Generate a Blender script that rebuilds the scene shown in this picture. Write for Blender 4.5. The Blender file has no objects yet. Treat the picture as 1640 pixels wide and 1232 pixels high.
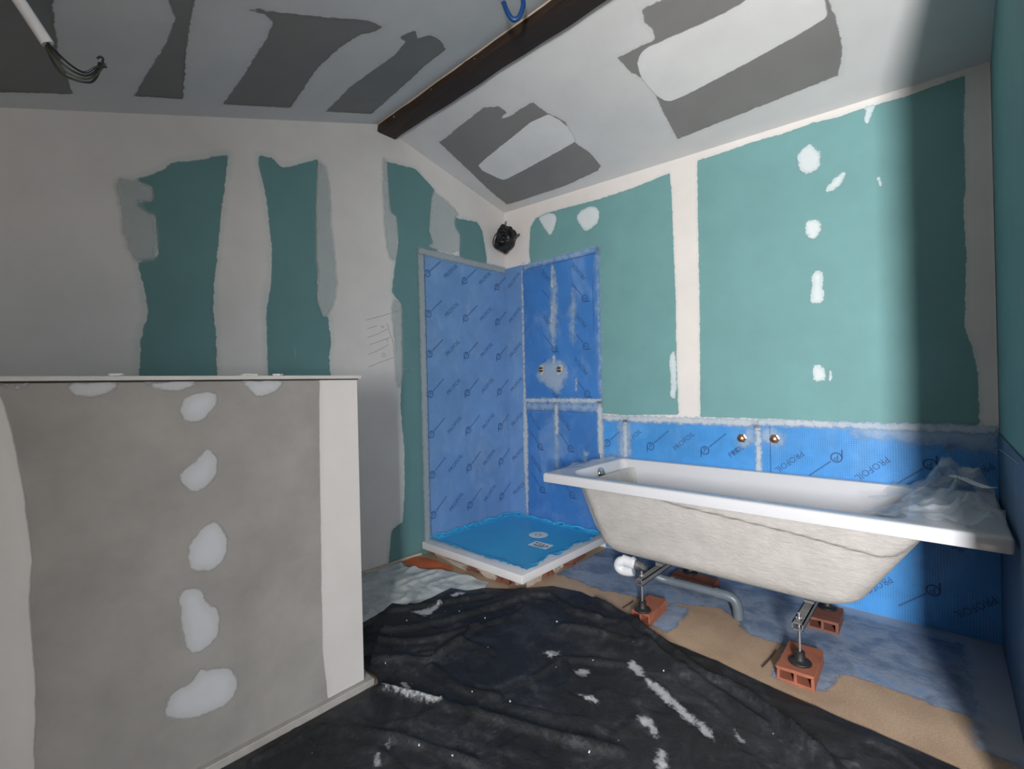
import bpy, bmesh, math, random
import numpy as np
from mathutils import Vector, Matrix

random.seed(7)
rng = np.random.RandomState(7)
SC = bpy.context.scene
COL = SC.collection

# ---------------------------------------------------------------- camera
EYE = 1.07
YAW, ROLL, FPX = math.radians(42.6), math.radians(-1.37), 753.0
cam_data = bpy.data.cameras.new('camera')
cam = bpy.data.objects.new('camera', cam_data)
COL.objects.link(cam)
cam_data.sensor_fit = 'HORIZONTAL'
cam_data.sensor_width = 36.0
cam_data.lens = FPX * 36.0 / 1640.0
cam_data.clip_start = 0.02
_f = Vector((-math.sin(YAW), math.cos(YAW), 0.0))
_r0 = Vector((math.cos(YAW), math.sin(YAW), 0.0))
_u0 = Vector((0, 0, 1))
_r = _r0 * math.cos(ROLL) + _u0 * math.sin(ROLL)
_u = _u0 * math.cos(ROLL) - _r0 * math.sin(ROLL)
cam.matrix_world = Matrix(((_r.x, _u.x, -_f.x, 0), (_r.y, _u.y, -_f.y, 0), (_r.z, _u.z, -_f.z, EYE), (0, 0, 0, 1)))
SC.camera = cam

# ---------------------------------------------------------------- view, world, daylight, added fill
vs = SC.view_settings
vs.view_transform = 'Standard'
vs.look = 'None'
vs.gamma = 1.0
vs.use_curve_mapping = False
vs.exposure = 1.42

world = bpy.data.worlds.new('overcast_sky')
SC.world = world
world.use_nodes = True
_bg = world.node_tree.nodes['Background']
_bg.inputs['Color'].default_value = (0.62, 0.78, 1.0, 1)
_bg.inputs['Strength'].default_value = 1.0

def daylight(name, loc, rot, sx, sy, energy, color):  # area lamp, used for the window light and the added fill
    ld = bpy.data.lights.new(name, 'AREA')
    ld.shape = 'RECTANGLE'
    ld.size, ld.size_y = sx, sy
    ld.energy = energy
    ld.color = color
    lo = bpy.data.objects.new(name, ld)
    COL.objects.link(lo)
    lo.location = loc
    lo.rotation_euler = rot
    return lo

# daylight falling in through the window behind the camera, to its right
daylight('window_daylight', (0.84, -1.27, 1.30), (math.radians(90), 0, 0), 0.32, 0.80, 90.0, (1.0, 0.985, 0.97))
# added weak fill lamp by the passage wall; no window stands there
daylight('passage_fill', (1.47, 0.30, 1.0), (math.radians(90), 0, math.radians(90)), 0.55, 0.75, 1.0, (0.70, 0.85, 1.0))
# outlines measured on each surface, in metres in that surface's own plane
TRACE = {
 'W1_holes': [
  [(0.386,1.959), (0.418,1.977), (0.506,2.046), (0.514,2.070), (0.660,2.136), (0.684,2.157), (0.744,2.182), (0.734,2.106), (0.711,1.928), (0.686,1.690), (0.672,1.563), (0.665,1.447), (0.675,1.342), (0.674,1.120), (0.392,1.123), (0.399,1.292), (0.427,1.423), (0.410,1.543), (0.395,1.613), (0.412,1.632), (0.468,1.652), (0.458,1.829), (0.435,1.828), (0.390,1.865), (0.449,1.888), (0.452,1.947)],
  [(0.878,2.228), (0.937,2.238), (0.983,2.205), (1.021,2.217), (1.180,2.311), (1.163,2.046), (1.162,1.777), (1.165,1.695), (1.156,1.549), (1.186,1.469), (1.213,1.461), (1.226,1.335), (1.213,1.240), (1.221,1.114), (0.898,1.117), (0.896,1.442), (0.923,1.618), (0.931,1.793), (0.906,2.055), (0.881,2.158)],
  [(1.607,2.441), (1.818,2.463), (1.885,2.424), (1.970,2.371), (1.943,2.314), (1.916,2.089), (1.949,2.010), (1.898,1.987), (1.979,1.979), (1.919,-0.040), (1.809,-0.009), (1.632,0.011), (1.553,0.016), (1.580,0.207), (1.661,0.245), (1.681,0.453), (1.683,0.684), (1.663,0.956), (1.677,1.148), (1.685,1.585), (1.620,1.650), (1.652,1.842), (1.678,1.966), (1.664,2.117), (1.616,2.140)],
  [(2.139,2.234), (2.185,2.232), (2.352,2.250), (2.400,2.198), (2.438,2.008), (2.426,1.836), (2.166,1.820), (2.181,2.123), (2.131,2.168)],
 ],
 'W1_thin': [
  [(0.330,1.946), (0.386,1.955), (0.450,1.946), (0.449,1.888), (0.390,1.865), (0.435,1.828), (0.458,1.829), (0.468,1.652), (0.395,1.613), (0.380,1.634), (0.356,1.701), (0.346,1.833)],
  [(1.175,2.298), (1.233,2.276), (1.242,1.961), (1.260,1.795), (1.266,1.604), (1.219,1.472), (1.186,1.469), (1.156,1.549), (1.165,1.695), (1.157,1.776), (1.163,2.046)],
  [(1.580,2.457), (1.607,2.440), (1.614,2.141), (1.666,2.118), (1.678,1.966), (1.651,1.843), (1.604,1.858), (1.582,2.039), (1.575,2.270)],
  [(1.970,2.366), (2.186,2.273), (2.141,2.235), (2.131,2.166), (2.182,2.124), (2.168,1.974), (1.896,1.980), (1.952,2.010), (1.915,2.091), (1.945,2.314)],
  [(1.617,1.614), (1.686,1.586), (1.689,1.467), (1.678,1.071), (1.636,1.072), (1.630,1.345)],
 ],
 'W2_holes': [
  [(-2.209,1.870), (-2.221,2.055), (-2.205,2.212), (-2.155,2.267), (-2.057,2.278), (-1.920,2.272), (-1.630,2.254), (-1.398,2.253), (-1.151,2.270), (-1.141,2.187), (-1.131,1.537), (-1.134,1.141), (-1.129,0.874), (-1.478,0.862), (-1.645,0.869), (-1.641,1.527), (-1.648,1.772)],
  [(-0.988,2.290), (-0.910,2.284), (-0.721,2.287), (-0.550,2.277), (-0.444,2.281), (-0.334,2.269), (-0.230,2.269), (-0.101,2.261), (0.082,2.265), (0.075,2.072), (0.076,1.820), (0.067,1.747), (0.073,1.569), (0.063,1.269), (0.086,1.166), (0.099,1.065), (0.099,0.863), (-0.234,0.855), (-0.635,0.865), (-1.005,0.864), (-0.994,1.448), (-0.992,1.969)],
 ],
 'W2_patches': [
  [(-0.507,2.148), (-0.491,2.172), (-0.446,2.189), (-0.432,2.151), (-0.410,2.129), (-0.416,2.057), (-0.462,2.042), (-0.501,2.073)],
  [(-0.401,1.935), (-0.375,1.985), (-0.310,2.017), (-0.328,1.965), (-0.357,1.939)],
  [(-0.485,1.817), (-0.454,1.824), (-0.414,1.808), (-0.420,1.748), (-0.451,1.725), (-0.476,1.752)],
  [(-0.462,1.563), (-0.428,1.581), (-0.409,1.553), (-0.417,1.502), (-0.406,1.465), (-0.416,1.422), (-0.465,1.419), (-0.466,1.474), (-0.455,1.508)],
  [(-0.468,1.114), (-0.442,1.136), (-0.413,1.105), (-0.409,1.058), (-0.462,1.044)],
  [(-0.401,1.099), (-0.388,1.102), (-0.387,1.049), (-0.402,1.049)],
  [(-0.243,2.275), (-0.201,2.266), (-0.215,2.235), (-0.231,2.192), (-0.247,2.203), (-0.237,2.250)],
  [(-0.209,1.950), (-0.196,1.946), (-0.184,1.904), (-0.189,1.889)],
  [(-2.132,2.270), (-2.029,2.279), (-1.959,2.239), (-1.977,2.169), (-2.023,2.101), (-2.061,2.154), (-2.099,2.208)],
  [(-1.808,2.187), (-1.757,2.223), (-1.669,2.228), (-1.618,2.182), (-1.625,2.111), (-1.673,2.082), (-1.732,2.068), (-1.770,2.118)],
  [(-1.185,1.209), (-1.135,1.256), (-1.135,0.961), (-1.183,0.979), (-1.165,1.070)],
 ],
 'CR_holes': [
  [(-0.882,1.796), (-0.794,1.803), (-0.743,1.735), (-0.274,2.032), (-0.294,2.118), (-0.285,2.189), (-0.279,2.334), (-0.314,2.458), (-1.039,2.498), (-1.026,2.296), (-1.006,2.108), (-1.056,2.021), (-1.068,1.929), (-0.890,1.935), (-0.880,1.886), (-0.896,1.846)],
  [(-2.271,1.861), (-1.885,1.817), (-1.822,1.814), (-1.744,1.850), (-1.742,1.901), (-1.807,1.914), (-1.751,1.931), (-1.567,1.917), (-1.558,1.989), (-1.503,2.114), (-1.545,2.261), (-1.517,2.379), (-1.520,2.499), (-1.561,2.529), (-1.834,2.563), (-2.253,2.564), (-2.359,2.558), (-2.356,2.412), (-2.301,2.070)],
 ],
 'CR_caps': [
  [(-1.017,2.007), (-0.983,1.966), (-0.946,1.947), (-0.885,1.954), (-0.643,1.973), (-0.537,1.969), (-0.454,1.944), (-0.309,2.011), (-0.304,2.099), (-0.304,2.169), (-0.323,2.185), (-0.524,2.216), (-0.795,2.247), (-0.952,2.263), (-1.003,2.235), (-1.030,2.094)],
  [(-2.244,2.144), (-2.139,2.112), (-1.967,2.078), (-1.561,1.997), (-1.503,2.114), (-1.524,2.244), (-1.557,2.266), (-2.045,2.321), (-2.168,2.331), (-2.189,2.305)],
 ],
 'CL_holes': [
  [(-1.729,-0.016), (-1.675,0.106), (-1.880,0.121), (-2.058,0.144), (-2.321,0.196), (-2.329,0.104), (-2.346,-0.028)],
  [(-1.574,0.336), (-1.541,0.410), (-1.633,0.414), (-1.786,0.432), (-2.006,0.471), (-2.301,0.531), (-2.302,0.371), (-2.078,0.381), (-1.878,0.393), (-1.730,0.384), (-1.672,0.358)],
  [(-1.626,0.559), (-1.609,0.576), (-1.612,0.615), (-1.590,0.751), (-1.546,0.943), (-1.564,1.013), (-1.603,1.005), (-1.642,0.960), (-1.745,0.936), (-1.921,0.924), (-2.317,0.976), (-2.324,0.685), (-2.094,0.683), (-1.924,0.673), (-1.765,0.667), (-1.667,0.650), (-1.631,0.613)],
  [(-1.602,1.118), (-1.542,1.152), (-1.594,1.200), (-1.547,1.235), (-1.574,1.307), (-1.621,1.377), (-1.780,1.379), (-2.020,1.403), (-2.330,1.427), (-2.334,1.164), (-2.061,1.149), (-1.868,1.166), (-1.736,1.184), (-1.626,1.166)],
 ],
 'HW_patches': [
  [(0.332,1.034), (0.350,1.064), (0.416,1.074), (0.423,1.029), (0.386,0.992), (0.349,0.986), (0.335,1.004)],
  [(0.321,0.838), (0.343,0.864), (0.376,0.882), (0.394,0.913), (0.423,0.870), (0.414,0.823), (0.377,0.788), (0.345,0.798)],
  [(0.342,0.633), (0.357,0.670), (0.403,0.700), (0.422,0.690), (0.445,0.630), (0.416,0.558), (0.348,0.572)],
  [(0.318,0.530), (0.375,0.522), (0.383,0.470), (0.417,0.443), (0.415,0.382), (0.380,0.340), (0.333,0.354), (0.323,0.436)],
  [(0.278,0.211), (0.299,0.264), (0.352,0.269), (0.361,0.299), (0.379,0.284), (0.439,0.269), (0.461,0.217), (0.440,0.163), (0.377,0.160), (0.307,0.184)],
  [(0.093,1.114), (0.206,1.113), (0.193,1.072), (0.127,1.063), (0.106,1.087)],
  [(0.254,1.113), (0.374,1.112), (0.362,1.081), (0.305,1.072), (0.270,1.086)],
  [(0.483,1.112), (0.617,1.111), (0.593,1.070), (0.536,1.048), (0.503,1.074)],
  [(-0.005,1.114), (0.050,1.114), (0.034,1.085), (0.004,1.086)],
  [(0.727,1.119), (0.720,0.910), (0.716,0.492), (0.714,0.200), (0.732,0.002), (0.954,-0.113), (0.935,1.119)],
  [(-0.028,1.120), (0.002,1.064), (0.021,0.950), (0.033,0.835), (0.043,0.690), (0.036,0.606), (0.043,0.403), (0.036,0.121), (-0.179,0.268), (-0.167,1.120)],
 ],
 'tarp': [
  [(-1.961,1.091), (-1.984,1.208), (-2.025,1.290), (-1.973,1.316), (-1.925,1.356), (-1.920,1.447), (-1.928,1.513), (-1.931,1.586), (-1.872,1.635), (-1.816,1.740), (-1.692,1.852), (-1.551,1.968), (-1.382,1.982), (-1.164,1.947), (-0.993,1.894), (-0.845,1.830), (-0.648,1.817), (-0.449,1.781), (-0.267,1.758), (-0.074,1.743), (0.016,1.732)],
 ],
 'tarp_ridges': [
  [(-1.266,1.945), (-1.086,1.896), (-0.887,1.794), (-0.754,1.726), (-0.647,1.689), (-0.494,1.659), (-0.371,1.598), (-0.247,1.515)],
  [(-1.496,0.874), (-1.266,0.969), (-1.052,1.048), (-0.857,1.113), (-0.688,1.182)],
  [(-1.684,0.938), (-1.568,1.026), (-1.482,1.109), (-1.498,1.249), (-1.529,1.383)],
  [(-1.862,1.050), (-1.740,1.206), (-1.654,1.421), (-1.584,1.597), (-1.542,1.777), (-1.461,1.826), (-1.276,1.775), (-1.148,1.785)],
  [(-1.563,1.051), (-1.504,1.157), (-1.496,1.282), (-1.332,1.302)],
  [(-1.450,1.085), (-1.256,1.070), (-1.123,1.121)],
  [(-1.237,1.628), (-1.087,1.688), (-0.886,1.736), (-0.709,1.674)],
  [(-1.972,1.194), (-1.863,1.365), (-1.739,1.578), (-1.603,1.800)],
  [(-1.798,1.027), (-1.616,1.180), (-1.506,1.437), (-1.455,1.587)],
  [(-1.045,1.823), (-0.811,1.688), (-0.604,1.628), (-0.431,1.564)],
  [(-1.107,1.265), (-1.101,1.443), (-0.900,1.562)],
  [(-1.482,0.465), (-1.449,0.670), (-1.225,0.795), (-0.987,0.880)],
 ],
 'tarp_smears': [
  [(-0.900,1.572), (-0.888,1.613), (-0.833,1.579), (-0.800,1.540), (-0.829,1.534)],
  [(-0.807,1.529), (-0.774,1.534), (-0.694,1.508), (-0.612,1.462), (-0.589,1.463), (-0.586,1.420), (-0.635,1.442), (-0.711,1.473)],
  [(-0.586,1.455), (-0.563,1.450), (-0.518,1.412), (-0.530,1.395), (-0.571,1.420)],
  [(-0.728,1.333), (-0.721,1.360), (-0.689,1.359), (-0.646,1.311), (-0.650,1.292), (-0.684,1.329), (-0.699,1.316)],
  [(-0.629,1.263), (-0.604,1.275), (-0.575,1.210), (-0.595,1.192)],
  [(-0.494,1.486), (-0.476,1.474), (-0.448,1.450), (-0.461,1.448)],
  [(-1.176,1.423), (-1.140,1.476), (-1.109,1.447), (-1.137,1.412)],
  [(-1.023,1.407), (-0.986,1.463), (-0.965,1.418), (-0.981,1.395)],
  [(-0.944,1.303), (-0.917,1.318), (-0.860,1.325), (-0.860,1.306)],
  [(-1.458,0.952), (-1.435,0.962), (-1.390,0.947), (-1.409,0.939)],
  [(-1.494,0.880), (-1.406,0.916), (-1.271,0.973), (-1.246,0.974), (-1.277,0.952), (-1.392,0.907)],
  [(-1.246,0.761), (-1.226,0.763), (-1.216,0.746)],
  [(-1.226,0.717), (-1.196,0.713), (-1.173,0.691), (-1.190,0.690)],
  [(-1.869,1.280), (-1.824,1.373), (-1.823,1.440), (-1.791,1.385), (-1.774,1.306), (-1.807,1.309)],
  [(-1.852,1.520), (-1.825,1.597), (-1.804,1.569), (-1.816,1.514)],
 ],
 'floor_blue': [
  [(-1.533,2.055), (-1.634,2.319), (-1.523,2.680), (-1.136,2.721), (-0.396,2.508), (0.136,2.571), (0.142,2.023), (0.104,2.042), (-0.007,2.025), (-0.131,2.032), (-0.288,2.037), (-0.318,1.871), (-0.480,1.845), (-0.477,1.945), (-0.478,2.109), (-0.525,2.099), (-0.608,2.104), (-0.657,2.148), (-0.693,2.209), (-0.797,2.251), (-1.023,2.145), (-1.171,2.110), (-1.328,2.073)],
  [(-0.983,1.909), (-0.992,2.012), (-0.981,2.155), (-0.896,2.169), (-0.881,1.994), (-0.887,1.888)],
 ],
 'floor_tape': [
  [(-0.377,2.539), (0.137,2.600), (0.116,2.018), (0.049,2.030), (0.034,2.259), (-0.040,2.342), (-0.230,2.408)],
 ],
 'sheet': [
  [(-2.455,1.365), (-2.431,1.674), (-2.256,1.752), (-2.089,1.709), (-1.889,1.763), (-1.898,1.614), (-1.892,1.425), (-1.973,1.299), (-1.922,1.054)],
 ],
 'sketch': [
  [(1.443,1.464), (1.551,1.499), (1.661,1.540)],
  [(1.450,1.414), (1.512,1.437)],
  [(1.448,1.363), (1.519,1.389), (1.583,1.423)],
  [(1.463,1.323), (1.539,1.349), (1.604,1.375)],
  [(1.454,1.265), (1.529,1.297), (1.589,1.329)],
  [(1.452,1.192), (1.535,1.223), (1.636,1.255)],
  [(1.580,1.457), (1.600,1.402), (1.620,1.346), (1.636,1.255)],
  [(1.621,1.380), (1.671,1.398)],
  [(1.607,1.489), (1.664,1.463), (1.681,1.442)],
  [(1.633,1.480), (1.627,1.415)],
  [(1.549,1.275), (1.540,1.256), (1.553,1.253), (1.566,1.264), (1.558,1.275), (1.549,1.275)],
  [(1.537,1.431), (1.554,1.440), (1.545,1.424), (1.562,1.440)],
  [(1.568,1.355), (1.586,1.363), (1.581,1.340)],
  [(1.674,1.183), (1.720,1.183)],
  [(1.743,1.183), (1.776,1.184)],
 ],
}
# ---------------------------------------------------------------- dimensions (metres)
XL, YB, XR = -2.468, 2.640, 0.155          # left wall, bath wall, right wall
XH, YH = -1.547, 0.862                     # face and free end of the half-height partition
XE, YE = 1.50, -1.30                       # far side of the passage, window wall
YF, XF = -1.05, 0.545                      # wall behind the camera, edge placed to shape the light
YR0, YR1 = 1.555, 1.675                    # ridge beam

def z_left(y):  return 2.647 - 0.352 * (1.553 - y)
def z_right(x, y): return 2.625 + (2.39 - 0.038 * (x - XL) - 2.625) * (y - 1.675) / 0.965

# ---------------------------------------------------------------- helpers
def tag(o, label=None, cat=None, group=None, kind=None):
    if label: o['label'] = label
    if cat: o['category'] = cat
    if group: o['group'] = group
    if kind: o['kind'] = kind
    return o

def empty(name, loc=(0, 0, 0), label=None, cat=None, group=None):
    o = bpy.data.objects.new(name, None)
    COL.objects.link(o)
    o.location = loc
    o.empty_display_size = 0.05
    return tag(o, label, cat, group)

def link(name, me, mat=None, parent=None, smooth=False):
    o = bpy.data.objects.new(name, me)
    COL.objects.link(o)
    if mat is not None and not me.materials:
        me.materials.append(mat)
    if parent is not None:
        o.parent = parent
        pl = parent.location
        gp = parent.parent
        off = Vector(pl)
        while gp is not None:
            off += Vector(gp.location); gp = gp.parent
        o.location = -off            # meshes are written in room coordinates
    if smooth:
        me.polygons.foreach_set('use_smooth', [True] * len(me.polygons))
        me.update()
    return o

def mesh(name, verts, faces):
    me = bpy.data.meshes.new(name)
    me.from_pydata([tuple(map(float, v)) for v in verts], [], [tuple(int(i) for i in f) for f in faces])
    me.update()
    return me

class MB:
    def __init__(s): s.v, s.f = [], []
    def add(s, v, f):
        n = len(s.v); s.v += [tuple(p) for p in v]; s.f += [tuple(i + n for i in q) for q in f]; return s
    def box(s, a, b):
        x0, y0, z0 = a; x1, y1, z1 = b
        return s.add([(x0,y0,z0),(x1,y0,z0),(x1,y1,z0),(x0,y1,z0),(x0,y0,z1),(x1,y0,z1),(x1,y1,z1),(x0,y1,z1)],
                     [(0,3,2,1),(4,5,6,7),(0,1,5,4),(1,2,6,5),(2,3,7,6),(3,0,4,7)])
    def rbox(s, c, size, rz=0, M=None):
        n = len(s.v); sx, sy, sz = [k / 2 for k in size]
        s.box((-sx,-sy,-sz), (sx,sy,sz))
        R = M if M is not None else Matrix.Rotation(rz, 3, 'Z')
        for i in range(n, len(s.v)): s.v[i] = tuple(R @ Vector(s.v[i]) + Vector(c))
        return s
    def prism(s, pts, axis_fn, d0, d1):
        n = len(pts)
        v = [axis_fn(u, w, d0) for u, w in pts] + [axis_fn(u, w, d1) for u, w in pts]
        f = [tuple(range(n))[::-1], tuple(range(n, 2 * n))] + [(i, (i+1) % n, (i+1) % n + n, i + n) for i in range(n)]
        return s.add(v, f)
    def tube(s, pts, r, n=10, closed=False, caps=True, r_end=None):
        P = [Vector(p) for p in pts]; m = len(P); v = []; f = []
        up = None
        for i, p in enumerate(P):
            a = P[(i-1) % m] if (closed or i > 0) else P[i]
            b = P[(i+1) % m] if (closed or i < m-1) else P[i]
            t = (b - a).normalized()
            if up is None:
                up = Vector((0,0,1)) if abs(t.z) < 0.9 else Vector((1,0,0))
            side = t.cross(up).normalized(); up = side.cross(t).normalized()
            rr = r if r_end is None else r + (r_end - r) * i / (m - 1)
            for k in range(n):
                a_ = 2 * math.pi * k / n
                v.append(p + side * math.cos(a_) * rr + up * math.sin(a_) * rr)
        for i in range(m if closed else m - 1):
            j = (i + 1) % m
            for k in range(n):
                f.append((i*n+k, i*n+(k+1)%n, j*n+(k+1)%n, j*n+k))
        if caps and not closed:
            f.append(tuple(range(n))[::-1]); f.append(tuple(range((m-1)*n, m*n)))
        return s.add(v, f)
    def lathe(s, prof, c, axis=(0,0,1), n=24):
        ax = Vector(axis).normalized()
        q = Vector((0,0,1)).rotation_difference(ax)
        v = []; f = []; m = len(prof)
        for r, h in prof:
            for k in range(n):
                a = 2 * math.pi * k / n
                v.append(q @ Vector((r * math.cos(a), r * math.sin(a), h)) + Vector(c))
        for i in range(m - 1):
            for k in range(n):
                f.append((i*n+k, i*n+(k+1)%n, (i+1)*n+(k+1)%n, (i+1)*n+k))
        f.append(tuple(range(n))[::-1]); f.append(tuple(range((m-1)*n, m*n)))
        return s.add(v, f)
    def build(s, name, mat, parent=None, smooth=False, bevel=0.0, seg=2):
        me = mesh(name, s.v, s.f)
        bm = bmesh.new(); bm.from_mesh(me)
        bmesh.ops.recalc_face_normals(bm, faces=bm.faces)
        if bevel > 0:
            ed = [e for e in bm.edges if len(e.link_faces) == 2 and e.calc_face_angle(0) > 0.5]
            bmesh.ops.bevel(bm, geom=ed, offset=bevel, segments=seg, profile=0.5, affect='EDGES')
        bm.to_mesh(me); bm.free()
        o = link(name, me, mat, parent, smooth)
        if smooth:
            try: me.set_sharp_from_angle(angle=math.radians(40))
            except Exception: pass
        return o

def spline(pts, k=8):
    P = [Vector(p) for p in pts]; out = []
    for i in range(len(P) - 1):
        p0 = P[max(i-1, 0)]; p1 = P[i]; p2 = P[i+1]; p3 = P[min(i+2, len(P)-1)]
        for j in range(k):
            t = j / k
            out.append(0.5 * ((2*p1) + (p2-p0)*t + (2*p0-5*p1+4*p2-p3)*t*t + (3*p1-p0-3*p2+p3)*t**3))
    out.append(P[-1]); return out

def vnoise(x, y, seed=0):
    """smooth value noise, vectorised"""
    r = np.random.RandomState(seed); T = r.rand(64, 64)
    xi = np.floor(x).astype(int); yi = np.floor(y).astype(int)
    fx = x - xi; fy = y - yi
    fx = fx*fx*(3-2*fx); fy = fy*fy*(3-2*fy)
    a = T[xi % 64, yi % 64]; b = T[(xi+1) % 64, yi % 64]; c = T[xi % 64, (yi+1) % 64]; d = T[(xi+1) % 64, (yi+1) % 64]
    return (a*(1-fx)+b*fx)*(1-fy) + (c*(1-fx)+d*fx)*fy

def sdf(pts, poly):
    """signed distance to a polygon, positive inside"""
    P = np.asarray(pts, float); Q = np.asarray(poly, float)
    d2 = np.full(len(P), 1e9); ins = np.zeros(len(P), bool)
    m = len(Q)
    for i in range(m):
        a = Q[i]; b = Q[(i+1) % m]; e = b - a
        w = P - a
        t = np.clip((w @ e) / max(e @ e, 1e-12), 0, 1)
        q = w - t[:, None] * e
        d2 = np.minimum(d2, (q*q).sum(1))
        c = (a[1] > P[:, 1]) != (b[1] > P[:, 1])
        with np.errstate(divide='ignore', invalid='ignore'):
            xx = a[0] + (P[:, 1]-a[1]) * e[0] / (e[1] if abs(e[1]) > 1e-12 else 1e-12)
        ins ^= c & (P[:, 0] < xx)
    return np.where(ins, 1, -1) * np.sqrt(d2)

def line_dist(pts, line):
    P = np.asarray(pts, float); Q = np.asarray(line, float); d2 = np.full(len(P), 1e9)
    for i in range(len(Q)-1):
        a = Q[i]; e = Q[i+1]-a; w = P-a
        t = np.clip((w @ e) / max(e @ e, 1e-12), 0, 1); q = w - t[:, None]*e
        d2 = np.minimum(d2, (q*q).sum(1))
    return np.sqrt(d2)

def coat(name, parent, mat, pos, us, vs_, adds=None, holes=(), margin=0.012, flat=None):
    """a thin coat of filler on a surface: a grid that carries its distance to its own outline ('sd')"""
    U, V = np.meshgrid(us, vs_, indexing='ij')
    u, v = U.ravel(), V.ravel()
    if flat is not None: u, v = flat(u, v)
    pts = np.stack([u, v], 1)
    s = np.full(len(pts), 1.0)
    if adds:
        s = np.full(len(pts), -1e9)
        for a in adds: s = np.maximum(s, sdf(pts, a))
    for h in holes: s = np.minimum(s, -sdf(pts, h))
    xyz = pos(u, v)
    nv = len(vs_); keep = s > -margin
    K = keep.reshape(U.shape)
    q = K[:-1,:-1] | K[1:,:-1] | K[1:,1:] | K[:-1,1:]
    ii, jj = np.nonzero(q)
    f = np.stack([ii*nv+jj, (ii+1)*nv+jj, (ii+1)*nv+jj+1, ii*nv+jj+1], 1)
    used = np.unique(f); remap = np.full(len(pts), -1); remap[used] = np.arange(len(used))
    me = mesh(name, xyz[used], remap[f])
    at = me.attributes.new('sd', 'FLOAT', 'POINT')
    at.data.foreach_set('value', s[used].astype(np.float32))
    return link(name, me, mat, parent, True)

def chaikin(p, n=2):
    for _ in range(n):
        q = []
        for i in range(len(p)):
            a, b = p[i], p[(i+1) % len(p)]
            q += [(a[0]*.75+b[0]*.25, a[1]*.75+b[1]*.25), (a[0]*.25+b[0]*.75, a[1]*.25+b[1]*.75)]
        p = q
    return p

def bounds(polys, pad=0.02):
    A = np.concatenate([np.asarray(p) for p in polys]); return A.min(0) - pad, A.max(0) + pad

def grid(a, b, step): return np.linspace(a, b, max(2, int(round((b-a)/step))+1))

# ---------------------------------------------------------------- materials
class NT:
    def __init__(s, name):
        s.m = bpy.data.materials.new(name); s.m.use_nodes = True
        s.t = s.m.node_tree; s.b = s.t.nodes['Principled BSDF']; s.out = s.t.nodes['Material Output']
        s.co = s.t.nodes.new('ShaderNodeTexCoord').outputs['Object']
    def n(s, ty, **kw):
        o = s.t.nodes.new(ty)
        for k, v in kw.items():
            if k in o.inputs: 
                if hasattr(v, 'is_output'): s.t.links.new(v, o.inputs[k])
                else: o.inputs[k].default_value = v
            else: setattr(o, k, v)
        return o
    def l(s, a, b): s.t.links.new(a, b)
    def noise(s, scale, detail=4, rough=0.6, dist=0.0, vec=None, stretch=None):
        if stretch is not None:
            mp = s.n('ShaderNodeMapping'); mp.inputs['Scale'].default_value = stretch; s.l(vec or s.co, mp.inputs['Vector']); vec = mp.outputs['Vector']
        o = s.n('ShaderNodeTexNoise'); o.inputs['Scale'].default_value = scale; o.inputs['Detail'].default_value = detail
        o.inputs['Roughness'].default_value = rough; o.inputs['Distortion'].default_value = dist
        s.l(vec or s.co, o.inputs['Vector']); return o.outputs['Fac']
    def ramp(s, fac, stops):
        r = s.n('ShaderNodeValToRGB'); e = r.color_ramp.elements
        while len(e) > 1: e.remove(e[0])
        e[0].position, e[0].color = stops[0][0], (*stops[0][1], 1)
        for p, c in stops[1:]:
            x = e.new(p); x.color = (*c, 1)
        s.l(fac, r.inputs['Fac']); return r.outputs['Color']
    def mr(s, v, a, b, c=0.0, d=1.0, smooth=True):
        m = s.n('ShaderNodeMapRange', interpolation_type='SMOOTHSTEP' if smooth else 'LINEAR')
        s.l(v, m.inputs['Value'])
        for k, x in (('From Min', a), ('From Max', b), ('To Min', c), ('To Max', d)): m.inputs[k].default_value = x
        return m.outputs['Result']
    def math(s, op, a, b=0.0):
        m = s.n('ShaderNodeMath', operation=op)
        for i, x in enumerate((a, b)):
            if hasattr(x, 'is_output'): s.l(x, m.inputs[i])
            else: m.inputs[i].default_value = x
        return m.outputs[0]
    def mix(s, fac, a, b):
        m = s.n('ShaderNodeMix', data_type='RGBA')
        for sock, x in ((m.inputs[0], fac), (m.inputs[6], a), (m.inputs[7], b)):
            if hasattr(x, 'is_output'): s.l(x, sock)
            else: sock.default_value = (*x, 1) if isinstance(x, tuple) else x
        return m.outputs[2]
    def col(s, c):
        if hasattr(c, 'is_output'): s.l(c, s.b.inputs['Base Color'])
        else: s.b.inputs['Base Color'].default_value = (*c, 1)
        return s
    def bump(s, h, strength=0.3, dist=0.002):
        b = s.n('ShaderNodeBump'); b.inputs['Strength'].default_value = strength; b.inputs['Distance'].default_value = dist
        s.l(h, b.inputs['Height']); s.l(b.outputs['Normal'], s.b.inputs['Normal']); return s
    def set(s, **kw):
        for k, v in kw.items():
            i = s.b.inputs[k.replace('_', ' ')]
            if hasattr(v, 'is_output'): s.l(v, i)
            else: i.default_value = v
        return s

def varied(name, c, amt=0.12, scale=6.0, rough=0.8, bump=0.0, bscale=80, metallic=0.0, stretch=None):
    n = NT(name); f = n.noise(scale, 5, stretch=stretch)
    n.col(n.ramp(f, [(0.25, tuple(k*(1-amt) for k in c)), (0.75, tuple(min(1, k*(1+amt)) for k in c))]))
    n.set(Roughness=rough, Metallic=metallic)
    if bump: n.bump(n.noise(bscale, 4), bump, 0.003)
    return n.m

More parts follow.
